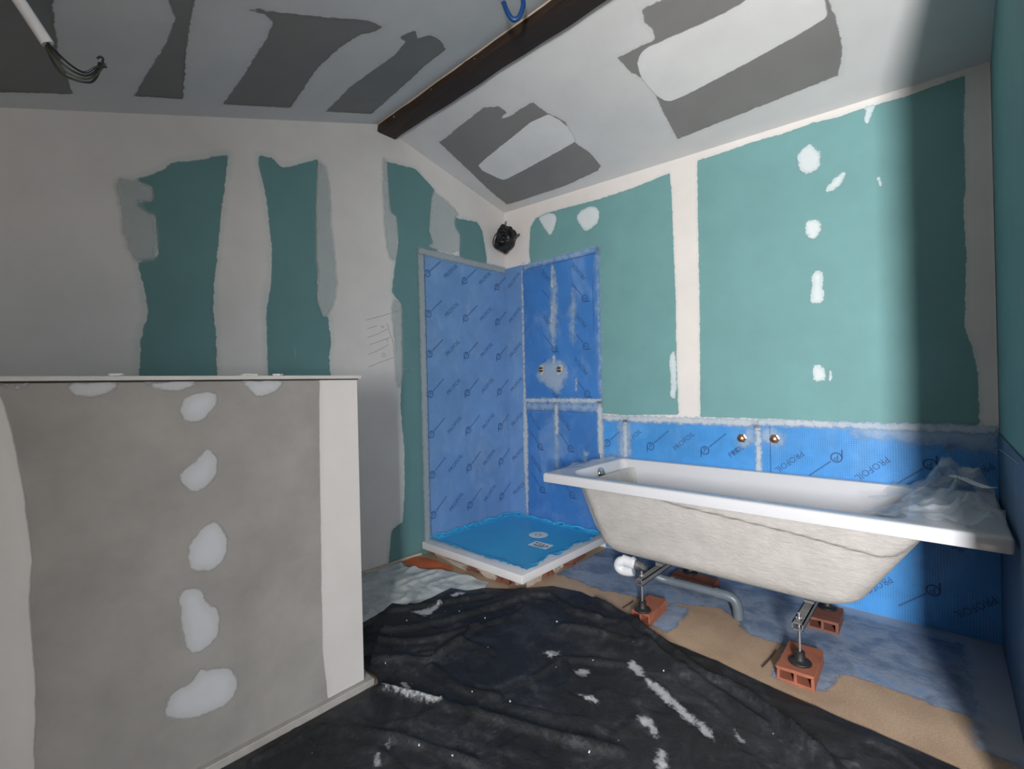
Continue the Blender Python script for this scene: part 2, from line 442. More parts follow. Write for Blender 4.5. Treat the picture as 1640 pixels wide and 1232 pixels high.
def filler(name, c, thin, soft=0.004, ragged=0.012, nscale=30, full=1.0, depth=0.035, tint_amt=0.5, stretch=None):
    """filler whose coverage follows the outline distance; thinner, tinted film towards the edge"""
    n = NT(name)
    at = n.n('ShaderNodeAttribute', attribute_name='sd').outputs['Fac']
    nz = n.noise(nscale, 6, 0.65, stretch=stretch)
    s = n.math('ADD', at, n.math('MULTIPLY', n.math('SUBTRACT', nz, 0.5), ragged*2))
    al = n.mr(s, -soft, soft, 0.0, full)
    big = n.noise(5.0, 4)
    tn = n.mr(n.math('ADD', s, n.math('MULTIPLY', n.math('SUBTRACT', big, 0.5), depth*1.2)), 0.0, depth, tint_amt, 0.0)
    base = n.ramp(n.noise(3.0, 5), [(0.3, tuple(k*0.93 for k in c)), (0.7, tuple(min(1, k*1.05) for k in c))])
    n.col(n.mix(tn, base, thin))
    n.set(Roughness=0.78, Alpha=al)
    n.bump(n.math('ADD', n.math('MULTIPLY', al, 0.6), n.noise(60, 4)), 0.10, 0.0012)
    return n.m

SKIM = (0.62, 0.605, 0.60)
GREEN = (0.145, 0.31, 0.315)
M = {}
def board(name, c, scuff):
    n = NT(name)
    b = n.ramp(n.noise(5, 5), [(0.25, tuple(k*0.93 for k in c)), (0.75, tuple(k*1.07 for k in c))])
    m1 = n.mr(n.noise(38, 3, 0.5, 0.6, stretch=(0.45, 0.45, 0.12)), 0.735, 0.76, 0.0, 0.45)
    m2 = n.mr(n.noise(1.6, 3), 0.45, 0.6, 0.0, 1.0)
    n.col(n.mix(n.math('MULTIPLY', m1, m2), b, scuff)); n.set(Roughness=0.7); n.bump(n.noise(200, 3), 0.05, 0.002)
    return n.m
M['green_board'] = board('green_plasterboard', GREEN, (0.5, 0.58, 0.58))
M['green_board_shaded'] = board('shaded_green_plasterboard', (0.108, 0.232, 0.242), (0.36, 0.42, 0.42))  # same green board, the gable's dimness put into its colour
M['grey_board'] = varied('grey_plasterboard', (0.215, 0.21, 0.205), 0.07, 4, 0.85, 0.05, 200)
M['fibre_board'] = varied('fibre_gypsum_board', (0.235, 0.229, 0.223), 0.17, 5, 0.85, 0.08, 120)
M['skim_wall'] = filler('skim_on_green_board', SKIM, (0.42, 0.50, 0.49), tint_amt=0.55)
M['skim_bath'] = filler('skim_beside_bath', (0.70, 0.665, 0.64), (0.45, 0.55, 0.55), soft=0.003, ragged=0.009, nscale=40, depth=0.02, tint_amt=0.4)
M['thin_skim'] = filler('thin_skim', (0.45, 0.51, 0.52), (0.45, 0.51, 0.52), soft=0.018, ragged=0.016, nscale=14, full=0.72)
M['skim_ceiling'] = filler('skim_on_ceiling', (0.63, 0.63, 0.63), (0.5, 0.5, 0.5), soft=0.004, ragged=0.011, depth=0.03, tint_amt=0.3)
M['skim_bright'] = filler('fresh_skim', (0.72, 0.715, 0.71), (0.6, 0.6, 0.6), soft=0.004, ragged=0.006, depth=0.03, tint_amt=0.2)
M['filler_spot'] = filler('filler_spot', (0.41, 0.43, 0.47), (0.31, 0.315, 0.32), soft=0.005, ragged=0.012, nscale=22, depth=0.03, tint_amt=0.6)
M['filler_green'] = filler('filler_dab', (0.62, 0.67, 0.69), (0.36, 0.50, 0.52), soft=0.004, ragged=0.014, nscale=60, depth=0.02, tint_amt=0.6)
M['edge_strip'] = filler('corner_bead_filler', (0.50, 0.49, 0.49), (0.40, 0.40, 0.40), soft=0.003, ragged=0.004, nscale=15, depth=0.02, tint_amt=0.3)
M['sealant'] = filler('tile_adhesive_smear', (0.54, 0.58, 0.62), (0.34, 0.46, 0.60), soft=0.010, ragged=0.022, nscale=45, full=0.85, depth=0.02, tint_amt=0.8)
M['sealant_thin'] = filler('tile_adhesive_haze', (0.48, 0.58, 0.70), (0.25, 0.42, 0.64), soft=0.02, ragged=0.05, nscale=25, full=0.6, depth=0.05, tint_amt=0.8)
M['smear'] = filler('plaster_smear', (0.46, 0.47, 0.50), (0.20, 0.21, 0.23), soft=0.008, ragged=0.026, nscale=55, full=0.85, depth=0.02, tint_amt=0.5)
M['plain_wall'] = varied('bare_boarding', (0.22, 0.21, 0.195), 0.05, 4, 0.85)

def membrane_mat(name, c, weave=0.5, haze=0.25, ax='X'):
    n = NT(name)
    def wave(direction, sc):
        w = n.n('ShaderNodeTexWave', wave_type='BANDS', bands_direction=direction)
        w.inputs['Scale'].default_value = sc; w.inputs['Distortion'].default_value = 0.9; w.inputs['Detail'].default_value = 1.0
        w.inputs['Detail Scale'].default_value = 0.4
        n.l(n.co, w.inputs['Vector']); return w.outputs['Fac']
    g = n.math('MAXIMUM', wave(ax, 34), wave('Z', 34))
    lines = n.mr(g, 0.80, 1.0, 0.0, weave)
    patch = n.mr(n.noise(9, 4), 0.35, 0.65, 0.25, 1.0)
    lines = n.math('MULTIPLY', lines, patch)
    hz = n.mr(n.noise(4.5, 5, 0.65, 0.6, stretch=(1.0, 1.0, 0.55)), 0.45, 0.8, 0.0, haze)
    base = n.ramp(n.noise(2.2, 4), [(0.3, tuple(k*0.86 for k in c)), (0.7, tuple(k*1.12 for k in c))])
    base = n.mix(hz, base, (0.45, 0.58, 0.72))
    n.col(n.mix(lines, base, tuple(k*0.42 for k in c)))
    n.set(Roughness=0.55)
    n.bump(n.math('ADD', n.math('MULTIPLY', lines, -0.6), n.noise(25, 3)), 0.25, 0.002)
    return n.m
M['membrane_side'] = membrane_mat('blue_membrane_side', (0.14, 0.285, 0.55), 0.35, 0.25, 'Y')
M['membrane'] = membrane_mat('blue_membrane', (0.045, 0.185, 0.50), 0.35, 0.30)
M['membrane_strip'] = membrane_mat('blue_membrane_strip', (0.055, 0.285, 0.68), 0.8, 0.18)
M['membrane_shaded'] = membrane_mat('blue_membrane_shaded', (0.055, 0.11, 0.19), 0.3, 0.2, 'Y')  # same blue sheet, the return wall's shade put into its colour
M['sealant_grey'] = filler('grey_adhesive_smear', (0.37, 0.42, 0.43), (0.26, 0.34, 0.42), soft=0.010, ragged=0.014, nscale=40, full=0.8, depth=0.02, tint_amt=0.8)
M['print'] = varied('dark_blue_print', (0.025, 0.085, 0.24), 0.1, 20, 0.6)
M['pencil'] = varied('pencil_line', (0.33, 0.33, 0.34), 0.2, 60, 0.8)

def floor_mat():
    n = NT('chipboard_floor')
    a = n.ramp(n.noise(2.5, 5, 0.6), [(0.25, (0.28, 0.19, 0.13)), (0.5, (0.41, 0.295, 0.205)), (0.8, (0.52, 0.385, 0.28))])
    b = n.mr(n.noise(160, 2), 0.3, 0.7, 0.85, 1.1)
    m = n.n('ShaderNodeMix', data_type='RGBA', blend_type='MULTIPLY'); m.inputs[0].default_value = 1.0
    n.l(a, m.inputs[6]); n.l(b, m.inputs[7])
    n.col(m.outputs[2]); n.set(Roughness=0.6); n.bump(n.noise(140, 3), 0.08, 0.002)
    return n.m
M['floor'] = floor_mat()

def floor_blue_mat():
    n = NT('floor_waterproofing')
    at = n.n('ShaderNodeAttribute', attribute_name='sd').outputs['Fac']
    s = n.math('ADD', at, n.math('MULTIPLY', n.math('SUBTRACT', n.noise(14, 6, 0.65), 0.5), 0.09))
    al = n.mr(s, -0.012, 0.012)
    f = n.noise(6.5, 6, 0.7, 0.4)
    c = n.ramp(f, [(0.25, (0.07, 0.12, 0.22)), (0.42, (0.14, 0.20, 0.31)), (0.55, (0.25, 0.31, 0.41)), (0.66, (0.16, 0.26, 0.45)), (0.85, (0.42, 0.48, 0.57))])
    n.col(c); n.set(Roughness=0.6, Alpha=al)
    n.bump(n.noise(22, 6, 0.7), 0.5, 0.006)
    return n.m
M['floor_blue'] = floor_blue_mat()

M['tub_white'] = varied('white_acrylic', (0.54, 0.55, 0.585), 0.01, 3, 0.14)
def shell_mat():
    n = NT('fibreglass_shell')
    n.col(n.ramp(n.noise(9, 6, 0.7), [(0.3, (0.40, 0.385, 0.375)), (0.7, (0.51, 0.49, 0.475))]))
    n.set(Roughness=0.7)
    n.bump(n.noise(28, 7, 0.72, 0.8, stretch=(1.0, 1.0, 2.2)), 0.55, 0.012)
    return n.m
M['shell'] = shell_mat()
M['tray_white'] = varied('tray_white_resin', (0.68, 0.68, 0.70), 0.03, 8, 0.35)
M['tray_film'] = varied('blue_protective_film', (0.045, 0.38, 0.70), 0.08, 5, 0.32)
M['label_white'] = varied('white_label', (0.72, 0.77, 0.80), 0.04, 30, 0.5)
M['ink'] = varied('dark_ink', (0.05, 0.07, 0.10), 0.1, 30, 0.6)
M['chrome'] = varied('chrome', (0.65, 0.65, 0.67), 0.05, 20, 0.15, metallic=1.0)
M['zinc'] = varied('zinc_plated_steel', (0.55, 0.56, 0.58), 0.15, 40, 0.35, metallic=1.0)
M['dark_steel'] = varied('galvanised_bar', (0.16, 0.165, 0.175), 0.2, 30, 0.5, metallic=0.3)
M['black_rubber'] = varied('black_plastic', (0.012, 0.012, 0.013), 0.2, 30, 0.55)
M['black_cable'] = varied('black_cable_sheath', (0.011, 0.011, 0.012), 0.3, 30, 0.38)
M['pvc_grey'] = varied('grey_pvc', (0.10, 0.125, 0.15), 0.12, 10, 0.4)
M['pvc_white'] = varied('white_pvc', (0.66, 0.68, 0.72), 0.05, 12, 0.3)
M['conduit'] = varied('white_conduit', (0.66, 0.68, 0.72), 0.05, 12, 0.4)
M['wire_green'] = varied('green_yellow_wire', (0.05, 0.055, 0.03), 0.2, 12, 0.5)
M['wire_blue'] = varied('blue_cable_sheath', (0.004, 0.045, 0.17), 0.1, 12, 0.4)
M['brass'] = varied('brass', (0.62, 0.40, 0.20), 0.15, 40, 0.28, metallic=1.0)
M['copper'] = varied('copper', (0.60, 0.26, 0.14), 0.15, 40, 0.35, metallic=1.0)
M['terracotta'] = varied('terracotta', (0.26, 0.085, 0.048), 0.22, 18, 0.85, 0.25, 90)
M['terracotta_dark'] = varied('terracotta_darker', (0.17, 0.062, 0.042), 0.25, 18, 0.9, 0.25, 90)  # darker terracotta for the rear bricks and the pieces under the tray
M['mortar'] = varied('mortar', (0.42, 0.36, 0.30), 0.22, 14, 0.95, 0.5, 40)
M['orange'] = varied('orange_red_scrap', (0.48, 0.10, 0.025), 0.15, 12, 0.6)
M['cap_board'] = varied('cap_board', (0.42, 0.42, 0.41), 0.1, 10, 0.8)
M['track'] = varied('bottom_rail', (0.30, 0.29, 0.28), 0.15, 20, 0.75)
M['gap'] = varied('painted_gap_shade', (0.02, 0.02, 0.022), 0.1, 20, 0.9)  # near-black colour standing in for shade in the cap gap and bores
M['crumb'] = varied('plaster_crumb', (0.62, 0.62, 0.62), 0.1, 30, 0.9)
M['window_frame'] = varied('window_frame_white', (0.7, 0.7, 0.7), 0.03, 10, 0.4)
M['paper'] = varied('white_card', (0.72, 0.74, 0.76), 0.02, 10, 0.5)
M['slot'] = varied('dark_slot_brown', (0.06, 0.03, 0.018), 0.3, 60, 0.8)  # dark brown for the strips that stand in for floor slots

def wood_mat():
    n = NT('dark_stained_wood')
    c = n.ramp(n.noise(7, 6, 0.65, 0.8, stretch=(0.5, 6, 6)), [(0.25, (0.010, 0.006, 0.004)), (0.55, (0.026, 0.013, 0.007)), (0.8, (0.062, 0.030, 0.015))])
    n.col(c); n.set(Roughness=0.6); n.bump(n.noise(14, 5, stretch=(0.6, 8, 8)), 0.4, 0.004)
    return n.m
M['beam'] = wood_mat()
M['beam_edge'] = varied('pale_filler_line', (0.55, 0.46, 0.36), 0.15, 40, 0.85)

def tarp_mat():
    n = NT('black_polythene')
    dust = n.mr(n.noise(4.0, 7, 0.72, 0.9), 0.42, 0.74, 0.0, 0.6)
    fine = n.mr(n.noise(34, 6, 0.75, 0.5), 0.45, 0.75, 0.25, 1.0)
    d = n.math('MULTIPLY', dust, fine)
    specks = n.mr(n.noise(120, 2, 0.5), 0.76, 0.80, 0.0, 0.5)
    c = n.mix(d, (0.010, 0.011, 0.013), (0.15, 0.16, 0.185))
    n.col(n.mix(specks, c, (0.35, 0.36, 0.38)))
    n.set(Roughness=n.mr(d, 0.0, 0.5, 0.5, 0.8))
    n.b.inputs['Specular IOR Level'].default_value = 0.35
    rg = n.n('ShaderNodeTexNoise', noise_type='RIDGED_MULTIFRACTAL'); rg.inputs['Scale'].default_value = 3.6; rg.inputs['Detail'].default_value = 4.0; rg.inputs['Roughness'].default_value = 0.55; rg.inputs['Distortion'].default_value = 0.8
    mp = n.n('ShaderNodeMapping'); mp.inputs['Scale'].default_value = (1.0, 1.9, 1.0); mp.inputs['Rotation'].default_value = (0, 0, 0.5); n.l(n.co, mp.inputs['Vector']); n.l(mp.outputs['Vector'], rg.inputs['Vector'])
    n.bump(n.math('ADD', n.math('MULTIPLY', rg.outputs['Fac'], 0.8), n.noise(16, 6, 0.7, 1.2)), 0.45, 0.012)
    return n.m
M['tarp'] = tarp_mat()

def film_mat(name, tint, dens=0.35, rough=0.12):
    n = NT(name)
    n.col(tint); n.set(Roughness=rough, Alpha=n.mr(n.noise(10, 4), 0.3, 0.7, dens*0.7, dens*1.3))
    n.b.inputs['IOR'].default_value = 1.5
    n.bump(n.noise(24, 4), 0.2, 0.004)
    return n.m
M['film'] = film_mat('clear_protective_film', (0.60, 0.64, 0.70), 0.27, 0.05)
def sheet_mat():
    n = NT('pale_dust_sheet')
    n.col(n.ramp(n.noise(7, 6, 0.7, 0.7), [(0.25, (0.24, 0.27, 0.28)), (0.5, (0.47, 0.50, 0.50)), (0.8, (0.68, 0.68, 0.67))]))
    n.set(Roughness=0.35); n.bump(n.noise(18, 6, 0.7, 1.0), 0.5, 0.008)
    return n.m
M['sheet'] = sheet_mat()

T = TRACE
for _k in ('W1_thin', 'W2_patches', 'CR_caps', 'tarp_smears'): T[_k] = [chaikin(p, 1) for p in T[_k]]
T['HW_patches'] = [chaikin(p, 1) for p in T['HW_patches'][:9]] + T['HW_patches'][9:]

# ================================================================ the setting
floor = tag(MB().box((XL-0.1, YE-0.1, -0.1), (XE+0.1, YB+0.1, 0.0)).build('floor', M['floor']),
            'beige chipboard floor of the unfinished bathroom', 'floor', kind='structure')

def top_w1(y):
    y = np.asarray(y, float)
    return np.where(y < YR0, z_left(y), np.where(y > YR1, z_right(XL, y), 2.66))

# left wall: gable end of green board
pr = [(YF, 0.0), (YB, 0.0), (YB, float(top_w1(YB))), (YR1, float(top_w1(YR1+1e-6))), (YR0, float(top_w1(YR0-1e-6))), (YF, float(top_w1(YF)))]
wall_left = tag(MB().prism(pr, lambda u, w, d: (d, u, w), XL, XL-0.1).build('wall_left', M['green_board_shaded']),
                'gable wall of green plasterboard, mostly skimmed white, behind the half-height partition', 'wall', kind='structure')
def w1pos(off): return lambda u, v: np.stack([np.full_like(u, XL+off), u, v], 1)
coat('skim_coat', wall_left, M['skim_wall'], w1pos(0.0022), grid(YF, YB, 0.013), np.linspace(0, 1, 190),
     holes=T['W1_holes'], flat=lambda u, v: (u, v * (top_w1(u) - 0.001)))
for k, p in enumerate(T['W1_thin']):
    a, b = bounds([p]); coat('thin_skim', wall_left, M['thin_skim'], w1pos(0.0032), grid(a[0], b[0], 0.01), grid(a[1], b[1], 0.012), adds=[p])
mb = MB()
for ln in T['sketch']:
    mb.tube([(XL+0.003, y, z) for y, z in ln], 0.0016, 5)
mb.build('pencil_sketch', M['pencil'], wall_left)

# bath wall
pr = [(XL, 0.0), (XE, 0.0), (XE, z_right(XE, YB)), (XL, z_right(XL, YB))]
wall_back = tag(MB().prism(pr, lambda u, w, d: (u, d, w), YB, YB+0.1).build('wall_back', M['green_board']),
                'green plasterboard wall behind the bathtub with white filled joints', 'wall', kind='structure')
def w2pos(off): return lambda u, v: np.stack([u, np.full_like(u, YB-off), v], 1)
coat('skim_coat', wall_back, M['skim_bath'], w2pos(0.0022), grid(XL, XR, 0.012), np.linspace(0, 1, 200), holes=T['W2_holes'],
     flat=lambda u, v: (u, v * (z_right(u, YB) - 0.001)))
for k, p in enumerate(T['W2_patches']):
    a, b = bounds([p]); coat('filler_dab', wall_back, M['filler_green'], w2pos(0.0035), grid(a[0], b[0], 0.005), grid(a[1], b[1], 0.005), adds=[p])

# right wall: short return of green board ending at the passage
YW3 = 1.45
pr = [(YW3, 0.0), (YB, 0.0), (YB, z_right(XR, YB)), (YR1, z_right(XR, YR1)), (YR1, 2.596), (YR0, 2.596), (YR0, z_left(YR0)), (YW3, z_left(YW3))]
wall_right = tag(MB().prism(pr, lambda u, w, d: (d, u, w), XR, XR+0.1).build('wall_right', M['green_board']),
                 'dark green plasterboard return wall at the foot of the bathtub', 'wall', kind='structure')
coat('skim_coat', wall_right, M['skim_bath'], lambda u, v: np.stack([np.full_like(u, XR-0.002), u, v], 1), grid(YB-0.06, YB, 0.012), grid(0.83, 2.28, 0.02),
     adds=[[(YB-0.012, 0.7), (YB+0.1, 0.7), (YB+0.1, 2.5), (YB-0.012, 2.5)]])

# sloping ceilings
def ceiling_slab(name, x0, x1, y0, y1, zf, mat, label):
    xs, ys = grid(x0, x1, 0.25), grid(y0, y1, 0.12)
    v = []; f = []; ny = len(ys)
    for x in xs:
        for y in ys: v.append((x, y, zf(x, y)))
    n = len(v)
    v += [(x, y, z + 0.12) for x, y, z in v]
    for i in range(len(xs)-1):
        for j in range(ny-1):
            a = i*ny+j; q = (a, a+1, a+ny+1, a+ny); f.append(q); f.append(tuple(k+n for k in q[::-1]))
    for i in range(len(xs)-1):
        for j in (0, ny-1):
            a = i*ny+j; f.append((a, a+ny, a+ny+n, a+n))
    for j in range(ny-1):
        for i in (0, len(xs)-1):
            a = i*ny+j; f.append((a, a+1, a+1+n, a+n))
    return tag(MB().add(v, f).build(name, mat), label, 'ceiling', kind='structure')
ceil_l = ceiling_slab('ceiling', XL, XE, YF, YR0, lambda x, y: z_left(y), M['grey_board'], 'sloping ceiling left of the dark beam, grey board with dim skim stripes')
ceil_r = ceiling_slab('ceiling', XL, XE, YR1, YB, z_right, M['grey_board'], 'sloping ceiling between the dark beam and the bath wall, brightly lit skim patches')
tag(MB().box((XL, YR0-0.0, 2.645), (XE, YR1+0.0, 2.76)).build('ceiling', M['grey_board']), 'flat ridge strip of ceiling above the dark beam', 'ceiling', kind='structure')
coat('skim_coat', ceil_l, M['skim_ceiling'], lambda u, v: np.stack([u, v, z_left(v)-0.002], 1), grid(XL, XR+0.1, 0.014), grid(YF, YR0, 0.012), holes=T['CL_holes'])
coat('skim_coat', ceil_r, M['skim_ceiling'], lambda u, v: np.stack([u, v, z_right(u, v)-0.002], 1), grid(XL, XR+0.0, 0.012), grid(YR1, YB, 0.010), holes=T['CR_holes'])
for p in T['CR_caps']:
    a, b = bounds([p]); coat('fresh_skim', ceil_r, M['skim_bright'], lambda u, v: np.stack([u, v, z_right(u, v)-0.0032], 1), grid(a[0], b[0], 0.01), grid(a[1], b[1], 0.01), adds=[p])

# half-height partition in front of the left wall
ZH = 1.100
part_ = tag(MB().box((XH-0.09, YF, 0.0), (XH, YH, ZH)).build('wall_partition', M['fibre_board'], bevel=0.0015, seg=1),
            'half-height partition of grey-brown board with white filler spots', 'wall', kind='structure')
def hwpos(off): return lambda u, v: np.stack([np.full_like(u, XH+off), u, v], 1)
for k, p in enumerate(T['HW_patches']):
    q = [(min(max(y, YF), YH), min(max(z, 0.028), ZH)) for y, z in p]
    edge = k >= 9
    if edge:   # strips run out over the edges of the board
        q = [(y + (0.05 if y > YH-0.001 else -0.05 if y < YF+0.001 else 0), z + (0.05 if z > ZH-0.001 else -0.05 if z < 0.03 else 0)) for y, z in q]
    a, b = bounds([q])
    us, vv = grid(max(a[0], YF), min(b[0], YH), 0.008), grid(max(a[1], 0.028), min(b[1], ZH), 0.010)
    coat('corner_strip' if edge else 'filler_spot', part_, M['edge_strip'] if edge else M['filler_spot'], hwpos(0.0018), us, vv, adds=[q])
MB().box((XH-0.094, YF, ZH), (XH+0.004, YH+0.003, ZH+0.004)).build('painted_shade_strip', M['gap'], part_)  # solid dark strip painted in as the shade under the cap
MB().box((XH-0.11, YF, ZH+0.004), (XH+0.013, YH+0.012, ZH+0.0155)).build('cap_board', M['cap_board'], part_, bevel=0.0012, seg=1)
MB().box((XH-0.10, YF, 0.0), (XH+0.022, YH+0.030, 0.026)).build('bottom_rail', M['track'], part_, bevel=0.002, seg=1)

# walls behind the camera, passage and window
xf = lambda z: XF + 0.35*(z-1.15)  # edge leans only to shape the light on the bath wall
tag(MB().prism([(XL, 0.0), (xf(0), 0.0), (xf(1.729), 1.729), (XL, 1.729)], lambda u, w, d: (u, d, w), YE, YF).build('wall_front', M['plain_wall']),
    'unseen thick wall behind the viewer, edge slanted to shape the window light', 'wall', kind='structure')
tag(MB().box((XF-0.2, YE-0.1, z_left(YF)), (XE+0.1, YF, z_left(YF)+0.12)).build('ceiling', M['plain_wall']), 'flat ceiling of the window alcove behind the viewer', 'ceiling', kind='structure')
tag(MB().box((XE, YE, 0.0), (XE+0.1, YB, 1.729)).box((XE, -1.03, 1.729), (XE+0.1, YB, 2.26)).build('wall_passage', M['plain_wall']), 'plain far wall of the passage on the right', 'wall', kind='structure')
WX0, WX1, WZ0, WZ1 = 0.68, 1.00, 0.90, 1.70
wf = MB()
wf.box((-0.2, YE-0.1, 0), (WX0, YE, 1.729)).box((WX1, YE-0.1, 0), (XE+0.1, YE, 1.729)).box((WX0, YE-0.1, 0), (WX1, YE, WZ0)).box((WX0, YE-0.1, WZ1), (WX1, YE, 1.729))
tag(wf.build('wall_window', M['plain_wall']), 'plain wall with a narrow window behind the viewer', 'wall', kind='structure')
win = tag(empty('window_1', (0.84, YE-0.05, WZ0)), 'narrow white window behind the viewer', 'window', kind='structure')
wfr = MB()
wfr.box((WX0, YE-0.08, WZ0), (WX0+0.03, YE-0.04, WZ1)).box((WX1-0.03, YE-0.08, WZ0), (WX1, YE-0.04, WZ1)).box((WX0, YE-0.08, WZ0), (WX1, YE-0.04, WZ0+0.03)).box((WX0, YE-0.08, WZ1-0.03), (WX1, YE-0.04, WZ1))
wfr.build('window_frame', M['window_frame'], win)

# ridge beam
beam = empty('ceiling_beam', (XL, YR0, 2.60), 'dark stained wooden ridge beam running under the ceiling', 'beam')
def beam_mesh():
    mb = MB(); xs = grid(XL, XE, 0.06); v = []; f = []
    for i, x in enumerate(xs):
        w = lambda k: 0.004 * math.sin(x*9+k*2.1) + 0.003*math.sin(x*23+k*5)
        v += [(x, YR0+w(0), 2.66), (x, YR0-0.002+w(1), 2.602+0.3*w(2)), (x, YR0+0.012+w(1), 2.598), (x, YR1-0.008+w(3)*.6, 2.597+0.3*w(4)), (x, YR1+w(3)*.6, 2.605), (x, YR1, 2.66)]
    for i in range(len(xs)-1):
        for k in range(6): f.append((i*6+k, i*6+(k+1) % 6, (i+1)*6+(k+1) % 6, (i+1)*6+k))
    f.append(tuple(range(6))); f.append(tuple(range((len(xs)-1)*6, len(xs)*6)))
    return mb.add(v, f)
beam_mesh().build('timber', M['beam'], beam)
MB().tube([(x, YR0-0.004+0.002*math.sin(x*14), z_left(YR0)-0.003) for x in grid(XL, XE, 0.1)], 0.0045, 6).build('filler_line', M['beam_edge'], beam)
for x, y, r in ((-2.30, YR0-0.003, 0.006), (-1.95, YR0-0.004, 0.005), (-1.62, YR0-0.003, 0.005)):
    MB().lathe([(0.0005, 0.004), (r*0.8, 0.003), (r, 0.0)], (x, y+0.003, 2.625), (0, -1, 0), 10).build('nail_head', M['zinc'], beam, True)

# ================================================================ waterproofing membranes
def text_mesh(txt, size):
    cu = bpy.data.curves.new('print', 'FONT'); cu.body = txt; cu.size = size; cu.align_x = 'CENTER'; cu.align_y = 'CENTER'
    cu.resolution_u = 2
    o = bpy.data.objects.new('print', cu); COL.objects.link(o)
    bpy.context.view_layer.update()
    me = bpy.data.meshes.new_from_object(o.evaluated_get(bpy.context.evaluated_depsgraph_get()))
    COL.objects.unlink(o); bpy.data.objects.remove(o); bpy.data.curves.remove(cu)
    return [tuple(v.co) for v in me.vertices], [tuple(p.vertices) for p in me.polygons]
TXT = text_mesh('PROFOIL', 0.040)
PLET = text_mesh('P', 0.040)

def print_mesh(kind):
    """flat print in its own plane: x right, y up (45 degrees built in)"""
    mb = MB(); a = math.radians(41); ca, sa = math.cos(a), math.sin(a)
    rot = lambda p: (p[0]*ca-p[1]*sa, p[0]*sa+p[1]*ca, 0.0)
    if kind == 'text':
        mb.add([rot((x*0.98, y)) for x, y, z in TXT[0]], TXT[1])
    else:
        mb.add([(x+0.001, y, 0) for x, y, z in PLET[0]], PLET[1])
        n = 22; v = []; f = []
        for k in range(n):
            t = 2*math.pi*k/n
            for r in (0.0185, 0.0245): v.append((r*math.cos(t), r*math.sin(t), 0))
        for k in range(n-1 if False else n):
            j = (k+1) % n; f.append((2*k, 2*k+1, 2*j+1, 2*j))
        mb.add(v, f)
        mb.add([(-0.0245, -0.038, 0), (-0.0185, -0.038, 0), (-0.0185, 0.0, 0), (-0.0245, 0.0, 0)], [(0, 1, 2, 3)])
        r2 = random.Random(3); x = 0.030
        while x < 0.150:                      # row of small type, too fine to read
            w = r2.uniform(0.003, 0.007)
            mb.add([rot((x, -0.0035, 0)), rot((x+w, -0.0035, 0)), rot((x+w, 0.0035, 0)), rot((x, 0.0035, 0))], [(0, 1, 2, 3)])
            x += w + 0.0018
    me = mesh('print_' + kind, mb.v, mb.f); me.materials.append(M['print'])
    return me
PR = {k: print_mesh(k) for k in ('text', 'logo')}

def put_print(kind, parent, frame, u, v, turn):
    """frame(u,v) -> (origin, right axis); prints lie just off the sheet"""
    o3, rt, nr = frame(u, v)
    up = Vector((0, 0, 1))
    R = Matrix((rt, up, nr)).transposed() @ Matrix.Rotation(math.radians(turn), 3, 'Z')
    o = bpy.data.objects.new('print_' + kind, PR[kind]); COL.objects.link(o)
    o.parent = parent
    M4 = R.to_4x4(); M4.translation = Vector(o3) - Vector(parent.location)
    o.matrix_local = M4
    return o

def sheet_slab(u0, u1, v0, v1, pos, t=0.0025, wav=0.0012, seed=1):
    """thin sheet with slight waves; pos(u, v, d)"""
    us, vv = grid(u0, u1, 0.05), grid(v0, v1, 0.05); v = []; f = []; nv = len(vv)
    U, V = np.meshgrid(us, vv, indexing='ij')
    W = vnoise(U*6+seed*7, V*5+seed*3, seed) * wav
    for i, u in enumerate(us):
        for j, w in enumerate(vv): v.append(pos(u, w, t + W[i, j]))
    n = len(v)
    for i, u in enumerate(us):
        for j, w in enumerate(vv): v.append(pos(u, w, 0.0))
    for i in range(len(us)-1):
        for j in range(nv-1):
            a = i*nv+j; f.append((a, a+1, a+nv+1, a+nv)); f.append((a+n, a+nv+n, a+nv+1+n, a+1+n))
    for i in range(len(us)-1):
        for j in (0, nv-1): a = i*nv+j; f.append((a, a+nv, a+nv+n, a+n))
    for j in range(nv-1):
        for i in (0, len(us)-1): a = i*nv+j; f.append((a, a+1, a+1+n, a+n))
    return v, f

P1 = lambda u, v, d: (XL+0.0028+d, u, v)
P2 = lambda u, v, d: (u, YB-0.0028-d, v)
P3 = lambda u, v, d: (XR-0.0028-d, u, v)
F1 = lambda u, v: ((XL+0.0072, u, v), Vector((0, 1, 0)), Vector((1, 0, 0)))
F2 = lambda u, v: ((u, YB-0.0072, v), Vector((1, 0, 0)), Vector((0, -1, 0)))
F3 = lambda u, v: ((XR-0.0072, u, v), Vector((0, -1, 0)), Vector((-1, 0, 0)))
GM = 'blue waterproofing membranes on the walls'
LBL = {
 'side': 'tall blue printed membrane left of the shower corner, lapping round the corner',
 'upper': 'blue membrane behind the shower pipe stubs, above the horizontal joint',
 'lower': 'blue membrane low on the shower wall, just above the tray, below the horizontal joint',
 'bath_l': 'bright blue printed membrane strip behind the left half of the bathtub',
 'bath_r': 'blue membrane strip behind the right half of the bathtub, print upside down',
 'foot': 'blue membrane darkened with painted shade, low on the right return wall beside the bathtub end',
}
